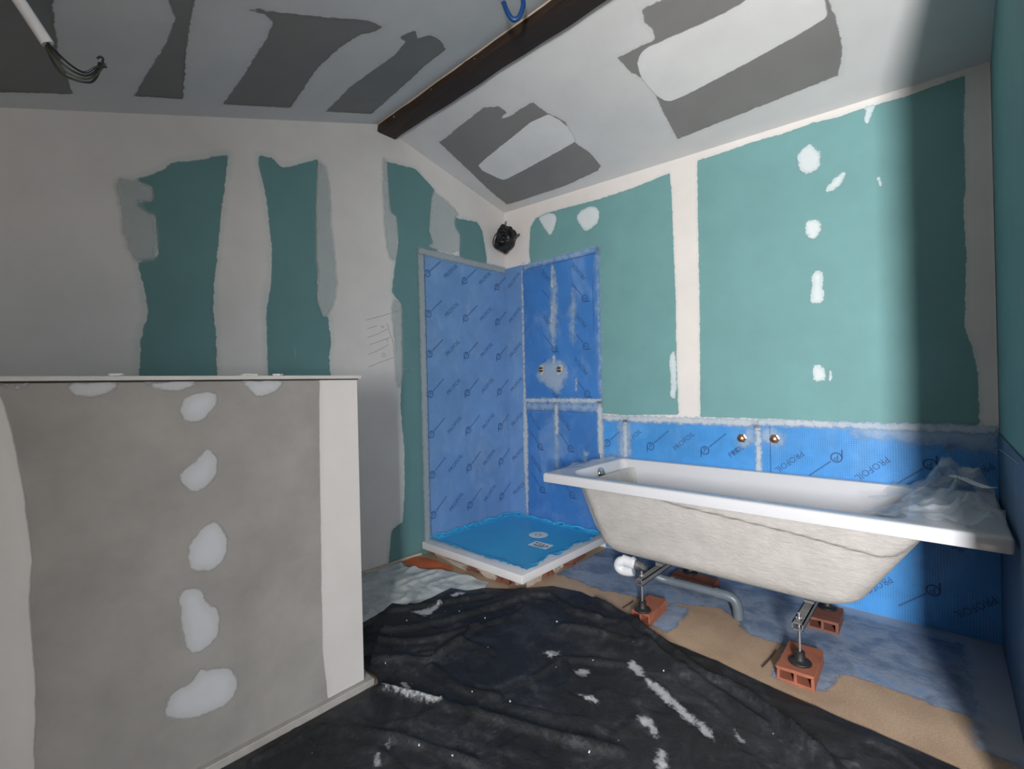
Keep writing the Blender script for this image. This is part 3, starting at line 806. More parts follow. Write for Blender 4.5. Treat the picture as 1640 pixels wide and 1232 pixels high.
# tall sheet on the left wall, lapping onto the bath wall
mA = empty('waterproofing_membrane', (XL, 2.24, 0.09), LBL['side'], 'membrane', GM)
v, f = sheet_slab(1.845, YB-0.002, 0.088, 1.956, P1, seed=1); MB().add(v, f).build('sheet', M['membrane_side'], mA, True)
v, f = sheet_slab(XL+0.003, -2.292, 0.088, 1.956, P2, seed=2); MB().add(v, f).build('corner_lap', M['membrane_side'], mA, True)
for j in range(7):
    for i in range(3):
        put_print('logo', mA, F1, 1.890+0.3225*i, 0.234+0.262*j, 0)
        if i < 2: put_print('text', mA, F1, 2.091+0.3225*i, 0.281+0.262*j, 0)
    put_print('text', mA, F2, -2.373, 0.285+0.262*j, 0)
# behind the pipe stubs
mB = empty('waterproofing_membrane', (-1.96, YB, 0.965), LBL['upper'], 'membrane', GM)
v, f = sheet_slab(-2.290, -1.635, 0.962, 1.950, P2, seed=3); MB().add(v, f).build('sheet', M['membrane'], mB, True)
for j in range(3):
    for i in (-1, 0, 1):
        u, w = -2.010+0.262*i, 0.997+0.3165*j
        if i > -1: put_print('logo', mB, F2, u, w, 90)
        if w+0.2 < 1.9 and i > -1: put_print('text', mB, F2, u-0.045, w+0.19, 90)
mC = empty('waterproofing_membrane', (-1.96, YB, 0.09), LBL['lower'], 'membrane', GM)
v, f = sheet_slab(-2.290, -1.660, 0.088, 0.955, P2, seed=4); MB().add(v, f).build('sheet', M['membrane'], mC, True)
for u, w in ((-2.160, 0.617), (-1.893, 0.622), (-2.150, 0.305), (-1.888, 0.305)):
    put_print('logo', mC, F2, u, w, 90)
for u, w in ((-2.205, 0.80), (-1.94, 0.81), (-2.20, 0.49), (-1.935, 0.49)):
    put_print('text', mC, F2, u, w, 90)
# strips behind the bathtub
mD = empty('waterproofing_membrane', (-1.17, YB, 0.0), LBL['bath_l'], 'membrane', GM)
v, f = sheet_slab(-1.632, -0.708, 0.004, 0.842, P2, seed=5); MB().add(v, f).build('sheet', M['membrane_strip'], mD, True)
for i in range(3):
    for j in range(3):
        u, w = -1.627+0.0+0.3225*i, 0.680-0.262*j
        put_print('logo', mD, F2, max(u, -1.602), w, 0)
        if u+0.2 < -0.74: put_print('text', mD, F2, u+0.205, w+0.042, 0)
put_print('text', mD, F2, -0.795, 0.708, 0)
mE = empty('waterproofing_membrane', (-0.28, YB, 0.0), LBL['bath_r'], 'membrane', GM)
v, f = sheet_slab(-0.704, XR-0.004, 0.004, 0.846, P2, seed=6); MB().add(v, f).build('sheet', M['membrane_strip'], mE, True)
for i in range(2):
    for j in range(3):
        u, w = -0.377+0.3265*i, 0.693-0.2645*j
        put_print('logo', mE, F2, u, w, 180)
        put_print('text', mE, F2, u-0.195, w-0.038, 180)
for j in range(3): put_print('text', mE, F2, 0.075, 0.66-0.2645*j, 180)
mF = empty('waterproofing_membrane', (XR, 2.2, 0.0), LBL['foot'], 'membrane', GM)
v, f = sheet_slab(1.72, YB-0.004, 0.004, 0.836, P3, seed=8); MB().add(v, f).build('sheet', M['membrane_shaded'], mF, True)
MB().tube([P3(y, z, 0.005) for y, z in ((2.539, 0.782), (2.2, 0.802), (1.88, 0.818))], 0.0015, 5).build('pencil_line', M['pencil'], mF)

# adhesive lines and smears along the sheet edges
SMEARS = [0]
def smear_on(parent, posf, polys, mat='sealant', off=0.006, step=0.006, name='sealant_line'):
    if mat == 'sealant_thin': off = 0.0049
    SMEARS[0] += 1; off += 0.00012*(SMEARS[0] % 9)
    polys = [chaikin(p) if len(p) > 4 else p for p in polys]
    for p in polys:
        a, b = bounds([p], 0.025)
        pos = (lambda u, v: np.stack([np.full_like(u, XL+0.0028+off), u, v], 1)) if posf == 1 else (lambda u, v: np.stack([u, np.full_like(u, YB-0.0028-off), v], 1))
        coat(name, parent, M[mat], pos, grid(a[0], b[0], step), grid(a[1], b[1], step*1.5), adds=[p], margin=0.02)
R = lambda u0, u1, v0, v1: [(u0, v0), (u1, v0), (u1, v1), (u0, v1)]
smear_on(mA, 1, [R(1.815, 1.864, 0.07, 1.955)], 'sealant_grey')
smear_on(mA, 1, [R(1.82, 2.63, 1.918, 1.965)], 'sealant_grey')
MB().tube([(XL+0.0085, 1.868+0.0012*math.sin(z*9), z) for z in grid(0.10, 1.93, 0.1)], 0.0016, 5).build('marker_line', M['print'], mA)
smear_on(mA, 2, [[(-2.307, 0.09), (-2.282, 0.09), (-2.276, 0.5), (-2.268, 0.75), (-2.285, 0.95), (-2.284, 1.95), (-2.302, 1.95), (-2.306, 0.9), (-2.325, 0.7)]], 'sealant')
smear_on(mB, 2, [R(-2.28, -1.63, 1.918, 1.955), R(-1.655, -1.63, 0.97, 1.95)], 'sealant_thin')
smear_on(mB, 2, [[(-2.06, 1.45), (-2.03, 1.6), (-2.02, 1.9), (-1.98, 1.9), (-1.97, 1.6), (-1.99, 1.42), (-2.01, 1.3), (-2.04, 1.38)], [(-1.84, 1.3), (-1.82, 1.55), (-1.84, 1.75), (-1.87, 1.6), (-1.87, 1.4)],
                 [(-2.2, 1.12), (-2.1, 1.24), (-1.95, 1.24), (-1.88, 1.15), (-1.93, 1.05), (-1.98, 0.99), (-2.1, 1.06)]], 'sealant_thin')
smear_on(mB, 2, [[(-2.145, 1.12), (-2.105, 1.13), (-2.10, 1.2), (-2.13, 1.215), (-2.155, 1.19)], [(-2.0, 1.13), (-1.955, 1.12), (-1.925, 1.17), (-1.945, 1.21), (-1.985, 1.2)], [(-2.03, 1.2), (-2.01, 1.2), (-2.0, 1.27), (-2.025, 1.27)],
                 [(-2.027, 1.76), (-2.012, 1.9), (-2.004, 1.9), (-2.006, 1.7)], [(-2.035, 1.5), (-2.02, 1.66), (-2.01, 1.66), (-2.02, 1.5)], [(-1.835, 1.02), (-1.825, 1.02), (-1.826, 1.1), (-1.835, 1.1)]], 'sealant')
smear_on(mC, 2, [R(-2.29, -1.632, 0.936, 0.966), [(-1.668, 0.60), (-1.632, 0.60), (-1.632, 0.95), (-1.672, 0.95)], [(-2.02, 0.70), (-1.99, 0.72), (-1.985, 0.93), (-2.02, 0.93)]], 'sealant')
smear_on(mC, 2, [R(-2.28, -1.66, 0.88, 0.935), [(-2.03, 0.4), (-1.99, 0.45), (-1.985, 0.9), (-2.03, 0.9)], [(-1.78, 0.5), (-1.74, 0.6), (-1.78, 0.62)]], 'sealant_thin')
MB().tube([P2(x, 0.875+0.002*math.sin(x*8), 0.005) for x in grid(-2.28, -1.68, 0.1)], 0.0016, 5).build('marker_line', M['print'], mC)
MB().tube([P2(x, 1.912, 0.005) for x in grid(-2.27, -1.65, 0.1)], 0.0016, 5).build('marker_line', M['print'], mB)
MB().tube([P2(-1.682, z, 0.005) for z in grid(1.4, 1.75, 0.1)], 0.0014, 5).build('marker_line', M['print'], mB)
smear_on(mD, 2, [R(-1.64, -0.70, 0.822, 0.858), [(-1.485, 0.60), (-1.455, 0.60), (-1.452, 0.83), (-1.488, 0.83)], R(-0.725, -0.695, 0.58, 0.83), R(-1.645, -1.625, 0.5, 0.83)], 'sealant')
smear_on(mD, 2, [R(-1.52, -1.43, 0.6, 0.83), [(-0.81, 0.72), (-0.79, 0.70), (-0.74, 0.73), (-0.72, 0.80), (-0.76, 0.82), (-0.80, 0.78)]], 'sealant_thin')
smear_on(mE, 2, [R(-0.71, 0.15, 0.830, 0.862)], 'sealant')
smear_on(mE, 2, [[(-0.70, 0.76), (-0.66, 0.72), (-0.60, 0.73), (-0.59, 0.78), (-0.64, 0.82), (-0.70, 0.83)], [(-0.33, 0.80), (0.15, 0.75), (0.15, 0.85), (-0.33, 0.85)], [(0.0, 0.755), (0.035, 0.75), (0.04, 0.785), (0.01, 0.79)]], 'sealant_thin')
MB().tube([P2(-0.655, z, 0.005) for z in grid(0.58, 0.84, 0.1)], 0.0014, 5).build('marker_line', M['print'], mE)

# floor membrane under the bathtub
big = [p for p in T['floor_blue'][0]]
def floor_pos(u, v): return np.stack([u, v, np.full_like(u, 0.0025)], 1)
fpoly = [(-1.62, 2.75), (0.25, 2.75), (0.25, 1.83)] + big[7:] + [(-1.62, 2.1)]
mG = coat('floor_membrane', None, M['floor_blue'], floor_pos, grid(-1.62, XR-0.006, 0.012), grid(1.75, YB-0.008, 0.012), adds=[fpoly, T['floor_blue'][1]], margin=0.06)
tag(mG, 'smeared blue-grey waterproofing coat on the floor under the bathtub', 'membrane')
tp = coat('edge_tape', mG, M['sealant_thin'], lambda u, v: np.stack([u, v, np.full_like(u, 0.0045)], 1), grid(-0.6, XR-0.006, 0.012), grid(1.8, YB-0.008, 0.012),
          adds=[[(-0.6, YB-0.10), (0.02, YB-0.11), (0.05, 1.86), (0.3, 1.8), (0.3, 2.8), (-0.6, 2.8)]], margin=0.03)

# ================================================================ shower tray
TX0, TX1, TY0, TY1, TZ0, TZ1 = XL+0.008, -1.612, 1.795, YB-0.009, 0.040, 0.085
tray = empty('shower_tray', (-2.04, 2.21, TZ0), 'square white shower tray with blue protective film in the corner', 'shower tray')
MB().box((TX0, TY0, TZ0), (TX1, TY1, TZ1)).build('tray_body', M['tray_white'], tray, True, bevel=0.004, seg=3)
def rrect(x0, x1, y0, y1, r, ns=16, nc=8):
    """rounded rectangle, corner radii (front-left, front-right, back-right, back-left), constant point count"""
    if not isinstance(r, (tuple, list)): r = (r,)*4
    out = []
    cs = [(x0+r[0], y0+r[0], r[0], 180), (x1-r[1], y0+r[1], r[1], 270), (x1-r[2], y1-r[2], r[2], 0), (x0+r[3], y1-r[3], r[3], 90)]
    for i, (cx, cy, rr, a0) in enumerate(cs):
        for k in range(nc+1):
            a = math.radians(a0 + 90*k/nc); out.append((cx+rr*math.cos(a), cy+rr*math.sin(a)))
        nx, nyy, nr, na = cs[(i+1) % 4]
        p = out[-1]; q = (nx+nr*math.cos(math.radians(na)), nyy+nr*math.sin(math.radians(na)))
        for k in range(1, ns): out.append((p[0]+(q[0]-p[0])*k/ns, p[1]+(q[1]-p[1])*k/ns))
    return out
def film_sheet():
    x0, x1, y0, y1 = TX0+0.012, TX1-0.035, TY0+0.055, TY1-0.004
    xs, ys = grid(x0, x1, 0.008), grid(y0, y1, 0.008)
    X, Y = np.meshgrid(xs, ys, indexing='ij')
    r = 0.06
    # wavy outline: pull the margins in and out
    ex = np.minimum(X-x0, x1-X); ey = np.minimum(Y-y0, y1-Y)
    e = np.minimum(ex, ey)
    cr = np.clip(1 - e/0.05, 0, 1)
    wob = (vnoise(X*14, Y*14, 5)-0.5)
    Z = TZ1 + 0.0022 + cr * (np.abs(vnoise(X*38, Y*38, 3)-0.5)*0.034 + 0.003)*(0.4+vnoise(X*9+3, Y*9, 8)) + 0.0012*vnoise(X*5, Y*5, 9)
    Xo = X + wob*0.035*cr; Yo = Y + (vnoise(X*13+9, Y*13, 6)-0.5)*0.035*cr
    Xo = np.clip(Xo, TX0+0.003, TX1-0.004); Yo = np.clip(Yo, TY0+0.004, TY1-0.001)
    ny = len(ys); v = np.stack([Xo.ravel(), Yo.ravel(), Z.ravel()], 1); f = []
    for i in range(len(xs)-1):
        for j in range(ny-1):
            a = i*ny+j; f.append((a, a+ny, a+ny+1, a+1))
    return MB().add(v.tolist(), f)
fo = film_sheet().build('protective_film', M['tray_film'], tray, True)
MB().tube([(x, TY1-0.012+0.006*math.sin(x*31), TZ1+0.012+0.006*math.sin(x*47)) for x in grid(TX0+0.03, TX1-0.04, 0.02)], 0.006, 6).build('film_edge_roll', M['tray_film'], tray, True)
MB().tube([(TX0+0.014+0.006*math.sin(y*29), y, TZ1+0.012+0.006*math.sin(y*43)) for y in grid(TY0+0.08, TY1-0.02, 0.02)], 0.007, 6).build('film_edge_roll', M['tray_film'], tray, True)
ca, sa = math.cos(0.15), math.sin(0.15)
st = MB().lathe([(0.001, 0), (0.062, 0), (0.062, 0.0006), (0.001, 0.0006)], (-1.955, 2.345, TZ1+0.0055), n=32).build('round_sticker', M['label_white'], tray)
mk = MB()
for dx, dy, w, h in ((-0.022, 0.012, 0.012, 0.004), (-0.004, 0.016, 0.005, 0.016), (0.012, 0.014, 0.016, 0.004), (0.016, 0.002, 0.005, 0.016), (-0.012, -0.016, 0.01, 0.008), (0.014, -0.02, 0.012, 0.006), (-0.02, -0.002, 0.006, 0.012)):
    mk.rbox((-1.955+dx, 2.345+dy, TZ1+0.0066), (w, h, 0.0006), 0.4)
mk.build('sticker_print', M['ink'], st)
st = MB().rbox((-1.822, 2.205, TZ1+0.0055), (0.135, 0.085, 0.0008), 0.05).build('square_sticker', M['label_white'], tray)
mk = MB()
for k in range(4): mk.rbox((-1.865+0.03*k, 2.22-0.004*k, TZ1+0.0066), (0.016, 0.012, 0.0006), 0.5*k)
for k in range(5): mk.rbox((-1.82, 2.195-0.006*k, TZ1+0.0066), (0.10-0.01*k, 0.0018, 0.0006), 0.05)
mk.build('sticker_print', M['ink'], st)

# bricks and mortar carrying the tray
def rubble(name, c, size, rz, mat, label, cat, seed, group=None):
    """a broken lump: jittered, bevelled block"""
    r = random.Random(seed); sx, sy, sz = [k/2 for k in size]
    bm = bmesh.new(); bmesh.ops.create_cube(bm, size=1.0)
    bmesh.ops.subdivide_edges(bm, edges=bm.edges[:], cuts=2, use_grid_fill=True)
    for vtx in bm.verts:
        p = vtx.co; j = 0.14
        vtx.co = Vector(((p.x+r.uniform(-j, j)*(abs(p.z) < .6))*size[0], (p.y+r.uniform(-j, j))*size[1], p.z*size[2]*(1+ (r.uniform(-.25, 0) if p.z > 0.3 else 0))))
    me = bpy.data.meshes.new(name); bm.to_mesh(me); bm.free()
    o = bpy.data.objects.new(name, me); COL.objects.link(o); me.materials.append(mat)
    o.location = (c[0], c[1], c[2]); o.rotation_euler.z = rz
    return tag(o, label, cat, group)
GT = 'rubble packed under the shower tray'
rubble('mortar_lump', (-2.20, 1.870, 0.0192), (0.25, 0.11, 0.038), -0.05, M['mortar'], 'long grey mortar lump under the left front edge of the shower tray', 'mortar', 1, GT)
rubble('mortar_lump', (-1.90, 1.875, 0.0192), (0.115, 0.12, 0.038), 0.2, M['mortar'], 'short grey mortar lump under the middle of the tray front edge', 'mortar', 2, GT)
rubble('broken_brick', (-2.02, 1.865, 0.0192), (0.068, 0.10, 0.038), 0.1, M['terracotta_dark'], 'dark brick piece between the mortar lumps under the tray front', 'brick', 3, GT)
rubble('broken_brick', (-1.775, 1.87, 0.0192), (0.085, 0.11, 0.038), 0.1, M['terracotta_dark'], 'dark brick piece under the tray near its front corner', 'brick', 4, GT)
rubble('mortar_lump', (-1.675, 1.925, 0.0192), (0.080, 0.13, 0.038), -0.06, M['mortar'], 'pale mortar lump under the right front corner of the shower tray', 'mortar', 5, GT)
rubble('broken_brick', (-1.665, 2.05, 0.0192), (0.07, 0.05, 0.038), 0.05, M['terracotta_dark'], 'small brick piece under the right edge of the tray', 'brick', 6, GT)
rubble('mortar_lump', (-1.670, 2.14, 0.0192), (0.06, 0.09, 0.038), 0.05, M['mortar'], 'pale mortar lump under the right edge of the tray', 'mortar', 7, GT)
rubble('broken_brick', (-1.665, 2.30, 0.0192), (0.07, 0.16, 0.038), 0.0, M['terracotta_dark'], 'long brick piece under the tray edge nearest the bathtub', 'brick', 8, GT)

# ================================================================ bathtub
BX0, BX1, BY0, BY1, BZ = -1.572, 0.140, 1.928, YB-0.012, 0.600
tub = empty('bathtub', (-0.72, 2.27, 0.05), 'long white acrylic bathtub with rough beige outer shell standing on feet', 'bathtub')
def loft(loops, cap_end=False, cap_start=False):
    n = len(loops[0]); v = [p for L in loops for p in L]; f = []
    for i in range(len(loops)-1):
        for k in range(n):
            f.append((i*n+k, i*n+(k+1) % n, (i+1)*n+(k+1) % n, (i+1)*n+k))
    if cap_end: f.append(tuple(range((len(loops)-1)*n, len(loops)*n)))
    if cap_start: f.append(tuple(range(n))[::-1])
    return v, f
def lp(x0, x1, y0, y1, r, z): return [(x, y, z) for x, y in rrect(x0, x1, y0, y1, r, 24, 8)]
OR = (0.13, 0.05, 0.05, 0.03)
op = (-1.462, -0.105, 1.988, 2.572)     # opening of the basin
rim = [lp(BX0+0.02, BX1-0.02, BY0+0.02, BY1-0.01, 0.012, BZ-0.046), lp(BX0+0.001, BX1-0.001, BY0+0.001, BY1, 0.014, BZ-0.046), lp(BX0, BX1, BY0, BY1, 0.014, BZ-0.040),
       lp(BX0, BX1, BY0, BY1, 0.014, BZ-0.012), lp(BX0+0.002, BX1-0.002, BY0+0.002, BY1-0.002, 0.014, BZ-0.005), lp(BX0+0.006, BX1-0.006, BY0+0.006, BY1-0.006, 0.014, BZ-0.001),
       lp(BX0+0.012, BX1-0.012, BY0+0.012, BY1-0.010, 0.014, BZ),
       lp(op[0]-0.012, op[1]+0.012, op[2]-0.012, op[3]+0.012, OR, BZ), lp(op[0]-0.004, op[1]+0.004, op[2]-0.004, op[3]+0.004, OR, BZ-0.002), lp(op[0], op[1], op[2], op[3], OR, BZ-0.010)]
v, f = loft(rim); MB().add(v, f).build('rim', M['tub_white'], tub, True)
def lerp(a, b, t): return tuple(p+(q-p)*t for p, q in zip(a, b))
b0, b1 = op, (-1.315, -0.420, 2.135, 2.450)
bas = []
for k in range(13):
    t = k/12; z = BZ-0.010-0.345*t
    e = t*0.62 + 0.38*max(0, (t-0.78)/0.22)**2
    q = lerp(b0, b1, e); bas.append(lp(*q, tuple(r+(0.11-r)*t for r in OR), z))
bas.append(lp(-1.24, -0.50, 2.19, 2.40, 0.09, BZ-0.362)); bas.append(lp(-1.0, -0.7, 2.26, 2.33, 0.03, BZ-0.368))
v, f = loft(bas, cap_end=True); MB().add(v, f).build('basin', M['tub_white'], tub, True)
# outer shell with the moulded step that dips to the right
crease = [(-0.95, 0.545), (-0.876, 0.527), (-0.62, 0.506), (-0.403, 0.486), (-0.24, 0.464), (-0.17, 0.457), (-0.13, 0.466), (-0.10, 0.49), (-0.05, 0.55)]
def crease_z(x):
    xs = [p[0] for p in crease]; zs = [p[1] for p in crease]
    return np.interp(x, xs, zs, left=9, right=9)
s0, s1 = (-1.395, -0.045, 1.974, 2.585), (-1.300, -0.262, 2.058, 2.520)
sh = []
zs = list(np.linspace(0.556, 0.275, 40)) + [0.262, 0.25, 0.238, 0.228, 0.220, 0.214, 0.210]
for z in zs:
    t = (0.556-z)/(0.556-0.21)
    q = lerp(s0, s1, t)
    d = max(0, (0.275-z)/0.065); inset = 0.055*(1-math.sqrt(max(0, 1-d*d)))
    q = (q[0]+inset, q[1]-inset*1.3, q[2]+inset, q[3]-inset)
    L = [(x, y) for x, y in rrect(*q, 0.075, 60, 10)]
    out = []
    for x, y in L:
        cz = float(crease_z(x)); front = max(0.0, min(1.0, (q[2]+0.10-y)/0.06))
        st_ = max(0.0, min(1.0, (z-cz)/0.012)); st_ = st_*st_*(3-2*st_)
        out.append((x, y-0.024*st_*front, z))
    sh.append(out)
v, f = loft(sh, cap_end=True); MB().add(v, f).build('shell', M['shell'], tub, True)
# overflow fitting on the left end of the basin
ov = MB().lathe([(0.001, 0.014), (0.020, 0.013), (0.027, 0.009), (0.030, 0.003), (0.030, 0.0)], (-1.444, 2.300, 0.556), (1, -0.1, 0.25), 24).build('overflow', M['chrome'], tub, True)
MB().lathe([(0.001, 0.018), (0.010, 0.018), (0.012, 0.014), (0.012, 0.010)], (-1.444, 2.300, 0.556), (1, -0.1, 0.25), 16).build('overflow_cap', M['dark_steel'], ov, True)
# support bars with threaded legs
def channel(x, y0, y1, z, w=0.034, h=0.026, t=0.0035):
    mb = MB()
    mb.box((x-w/2, y0, z), (x+w/2, y1, z+t)).box((x-w/2, y0, z+h-t), (x+w/2, y1, z+h)).box((x-w/2, y0, z), (x-w/2+t, y1, z+h)).box((x+w/2-t, y0, z), (x+w/2, y1, z+h))
    return mb
BRICK_H = 0.05
for x, zb in ((-1.008, 0.170), (-0.398, 0.176)):
    bar = channel(x, 1.893, 2.50, zb).build('support_bar', M['dark_steel'], tub)
    for y in (1.920, 2.455):
        leg = MB()
        leg.tube([(x, y, BRICK_H+0.02), (x, y, zb+0.052)], 0.0052, 8)
        lg = leg.build('leg', M['zinc'], tub, True)
        nt = MB().lathe([(0.010, 0), (0.0115, 0.001), (0.0115, 0.008), (0.010, 0.009)], (x, y, zb+0.0265), n=6)
        nt.lathe([(0.010, 0), (0.0115, 0.001), (0.0115, 0.008), (0.010, 0.009)], (x, y, zb-0.010), n=6)
        nt.build('nut', M['zinc'], lg)
        MB().lathe([(0.036, 0.0), (0.037, 0.004), (0.035, 0.007), (0.028, 0.009), (0.020, 0.012), (0.017, 0.017), (0.0165, 0.040), (0.014, 0.042), (0.006, 0.042)], (x, y, BRICK_H+0.0005), n=24).build('foot', M['black_rubber'], lg, True)
    for y in (2.12, 2.40):   # blocks between bar and shell
        MB().box((x-0.016, y-0.03, zb+0.026), (x+0.016, y+0.03, 0.2105)).build('pad', M['dark_steel'], tub)

# hollow bricks under the feet
def hollow_brick(c, size, rz, label, mat, seed):
    r = random.Random(seed); w, d, h = size; t = 0.010
    mb = MB(); half = d/2
    # perforated along its length: walls and one web
    mb.box((-w/2, -half, 0), (w/2, half, t)).box((-w/2, -half, h-t), (w/2, half, h))
    for x in (-w/2, -t/2, w/2-t): mb.box((x, -half, t-0.001), (x+t, half, h-t+0.001))
    me_o = mb.build('hollow_brick', mat)
    o = me_o; bm = bmesh.new(); bm.from_mesh(o.data)
    bmesh.ops.subdivide_edges(bm, edges=[e for e in bm.edges if e.calc_length() > 0.05], cuts=3, use_grid_fill=True)
    for vtx in bm.verts:
        if vtx.co.z > h*0.3:
            if abs(vtx.co.y) > half*0.9: vtx.co.y += r.uniform(-0.004, 0.003)
            if abs(vtx.co.x) > w*0.45: vtx.co.x += r.uniform(-0.003, 0.003)
    bm.to_mesh(o.data); bm.free()
    o.location = c; o.rotation_euler.z = rz
    return tag(o, label, 'brick', 'hollow bricks under the bathtub feet')
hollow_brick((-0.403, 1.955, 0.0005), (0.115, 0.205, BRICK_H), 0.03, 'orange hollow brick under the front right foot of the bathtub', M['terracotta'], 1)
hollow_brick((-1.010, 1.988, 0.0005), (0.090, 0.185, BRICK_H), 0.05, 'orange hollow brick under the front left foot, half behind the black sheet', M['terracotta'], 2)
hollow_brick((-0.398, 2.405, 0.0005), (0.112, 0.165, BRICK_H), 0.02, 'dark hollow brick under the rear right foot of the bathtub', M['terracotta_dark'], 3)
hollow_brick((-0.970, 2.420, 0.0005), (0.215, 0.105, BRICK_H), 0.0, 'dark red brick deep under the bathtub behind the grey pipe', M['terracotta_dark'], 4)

# waste pipe
pipe = empty('waste_pipe', (-0.70, 2.22, 0.0), 'grey plastic waste pipe with white trap lying under the bathtub', 'pipe')
pts = spline([(-1.115, 2.130, 0.150), (-1.075, 2.150, 0.128), (-1.045, 2.165, 0.108), (-1.0, 2.180, 0.100), (-0.90, 2.190, 0.098)], 6)
MB().tube(pts, 0.020, 14).build('bend', M['pvc_grey'], pipe, True)
MB().tube([(-0.985, 2.183, 0.0995), (-0.86, 2.192, 0.0975), (-0.755, 2.200, 0.0955)], 0.0195, 14).build('pipe_run', M['pvc_grey'], pipe, True)
pts = spline([(-0.775, 2.198, 0.096), (-0.740, 2.201, 0.095), (-0.712, 2.204, 0.086), (-0.698, 2.206, 0.062), (-0.694, 2.207, 0.030), (-0.693, 2.207, 0.0035)], 6)
MB().tube(pts, 0.0225, 14).build('elbow', M['pvc_grey'], pipe, True)
for a, b in (((-0.992, 2.182, 0.0998), (-0.975, 2.184, 0.0993)), ((-0.79, 2.197, 0.0965), (-0.77, 2.199, 0.096))):
    MB().tube([a, b], 0.0235, 14).build('socket_collar', M['pvc_grey'], pipe, True)
tr = MB().tube(spline([(-1.200, 2.12, 0.168), (-1.222, 2.11, 0.162), (-1.234, 2.11, 0.145), (-1.230, 2.11, 0.126), (-1.210, 2.115, 0.117), (-1.180, 2.12, 0.118), (-1.160, 2.125, 0.124)], 6), 0.024, 14).build('trap', M['pvc_white'], pipe, True)
MB().tube([(-1.215, 2.118, 0.170), (-1.150, 2.128, 0.160)], 0.0265, 16).build('trap_nut', M['pvc_white'], tr, True)
MB().tube([(-1.168, 2.125, 0.164), (-1.160, 2.126, 0.163)], 0.031, 16).build('trap_ring', M['pvc_white'], tr, True)
MB().tube([(-1.152, 2.128, 0.160), (-1.110, 2.134, 0.148)], 0.024, 14).build('reducer', M['dark_steel'], pipe, True)

# ================================================================ pipe stubs in the wall
def stub(x, z, label, group, open_end, l=0.03):
    e = empty('pipe_stub', (x, YB-0.006, z), label, 'pipe', group)
    y = YB-0.006
    if open_end:
        MB().lathe([(0.021, 0.0), (0.021, 0.010), (0.018, 0.012), (0.012, 0.012), (0.011, 0.004)], (x, y, z), (0, -1, 0), 20).build('threaded_socket', M['brass'], e, True)
        MB().lathe([(0.001, 0.006), (0.011, 0.006), (0.011, 0.003)], (x, y, z), (0, -1, 0), 16).build('bore', M['gap'], e)  # near-black disc painted in as the shade inside the socket
        MB().rbox((x, y-0.011, z), (0.030, 0.004, 0.003)).build('slot_bar', M['label_white'], e)
    else:
        MB().lathe([(0.024, 0.0), (0.024, 0.004), (0.018, 0.006)], (x, y, z), (0, -1, 0), 6).build('nut', M['brass'], e)
        MB().lathe([(0.017, 0.004), (0.017, l-0.010), (0.014, l-0.003), (0.008, l), (0.0005, l+0.001)], (x, y, z), (0, -1, 0), 20).build('capped_end', M['copper'], e, True)
    return e
stub(-2.131, 1.172, 'brass pipe socket in the shower wall, the one nearer the corner', 'pipe sockets in the shower wall', True)
stub(-1.969, 1.167, 'brass pipe socket in the shower wall, the one nearer the bathtub', 'pipe sockets in the shower wall', True)
stub(-0.788, 0.759, 'copper capped pipe stub above the bathtub, left one of the pair', 'capped stubs above the bathtub', False)
stub(-0.634, 0.765, 'copper capped pipe stub above the bathtub, right one of the pair', 'capped stubs above the bathtub', False)

# ================================================================ cables
coil = empty('cable_coil', (-2.36, 2.55, 2.06), 'bundle of coiled black cable hanging high in the corner', 'cable')
rr = random.Random(5)
C0 = Vector((-2.375, 2.545, 2.145)); view = Vector((0.68, -0.73, 0.0)).normalized(); sd_ = Vector((0.73, 0.68, 0)).normalized()
for k in range(22):
    a_, b_ = rr.uniform(0.010, 0.066), rr.uniform(0.020, 0.088)
    tilt = rr.uniform(-0.9, 0.9); off = view*rr.uniform(-0.028, 0.03) + sd_*rr.uniform(-0.014, 0.014) + Vector((0, 0, rr.uniform(-0.012, 0.012)))
    w = rr.uniform(-0.4, 0.4)
    loop = []
    for i in range(30):
        t = 2*math.pi*i/30
        x_, z_ = a_*math.cos(t), b_*math.sin(t)
        xr, zr = x_*math.cos(tilt)-z_*math.sin(tilt), x_*math.sin(tilt)+z_*math.cos(tilt)
        xr = max(-0.07, min(0.07, xr))
        loop.append(C0+off+sd_*xr*1.0+Vector((0, 0, zr))+view*(w*xr+0.008*math.sin(3*t+k)))
    MB().tube(loop, rr.uniform(0.010, 0.014), 8, closed=True).build('cable_turn', M['black_cable'], coil, True)
MB().tube(spline([C0+Vector((0, 0.0, 0.06)), C0+Vector((-0.01, 0.01, 0.10)), C0+Vector((-0.006, 0.02, 0.14))], 5), 0.006, 8).build('lead', M['pvc_grey'], coil, True)
MB().tube(spline([C0+Vector((0.03, 0.03, 0.03)), C0+Vector((0.06, 0.05, 0.02)), C0+Vector((0.085, 0.068, 0.035))], 5), 0.008, 8).build('cable_end', M['black_cable'], coil, True)

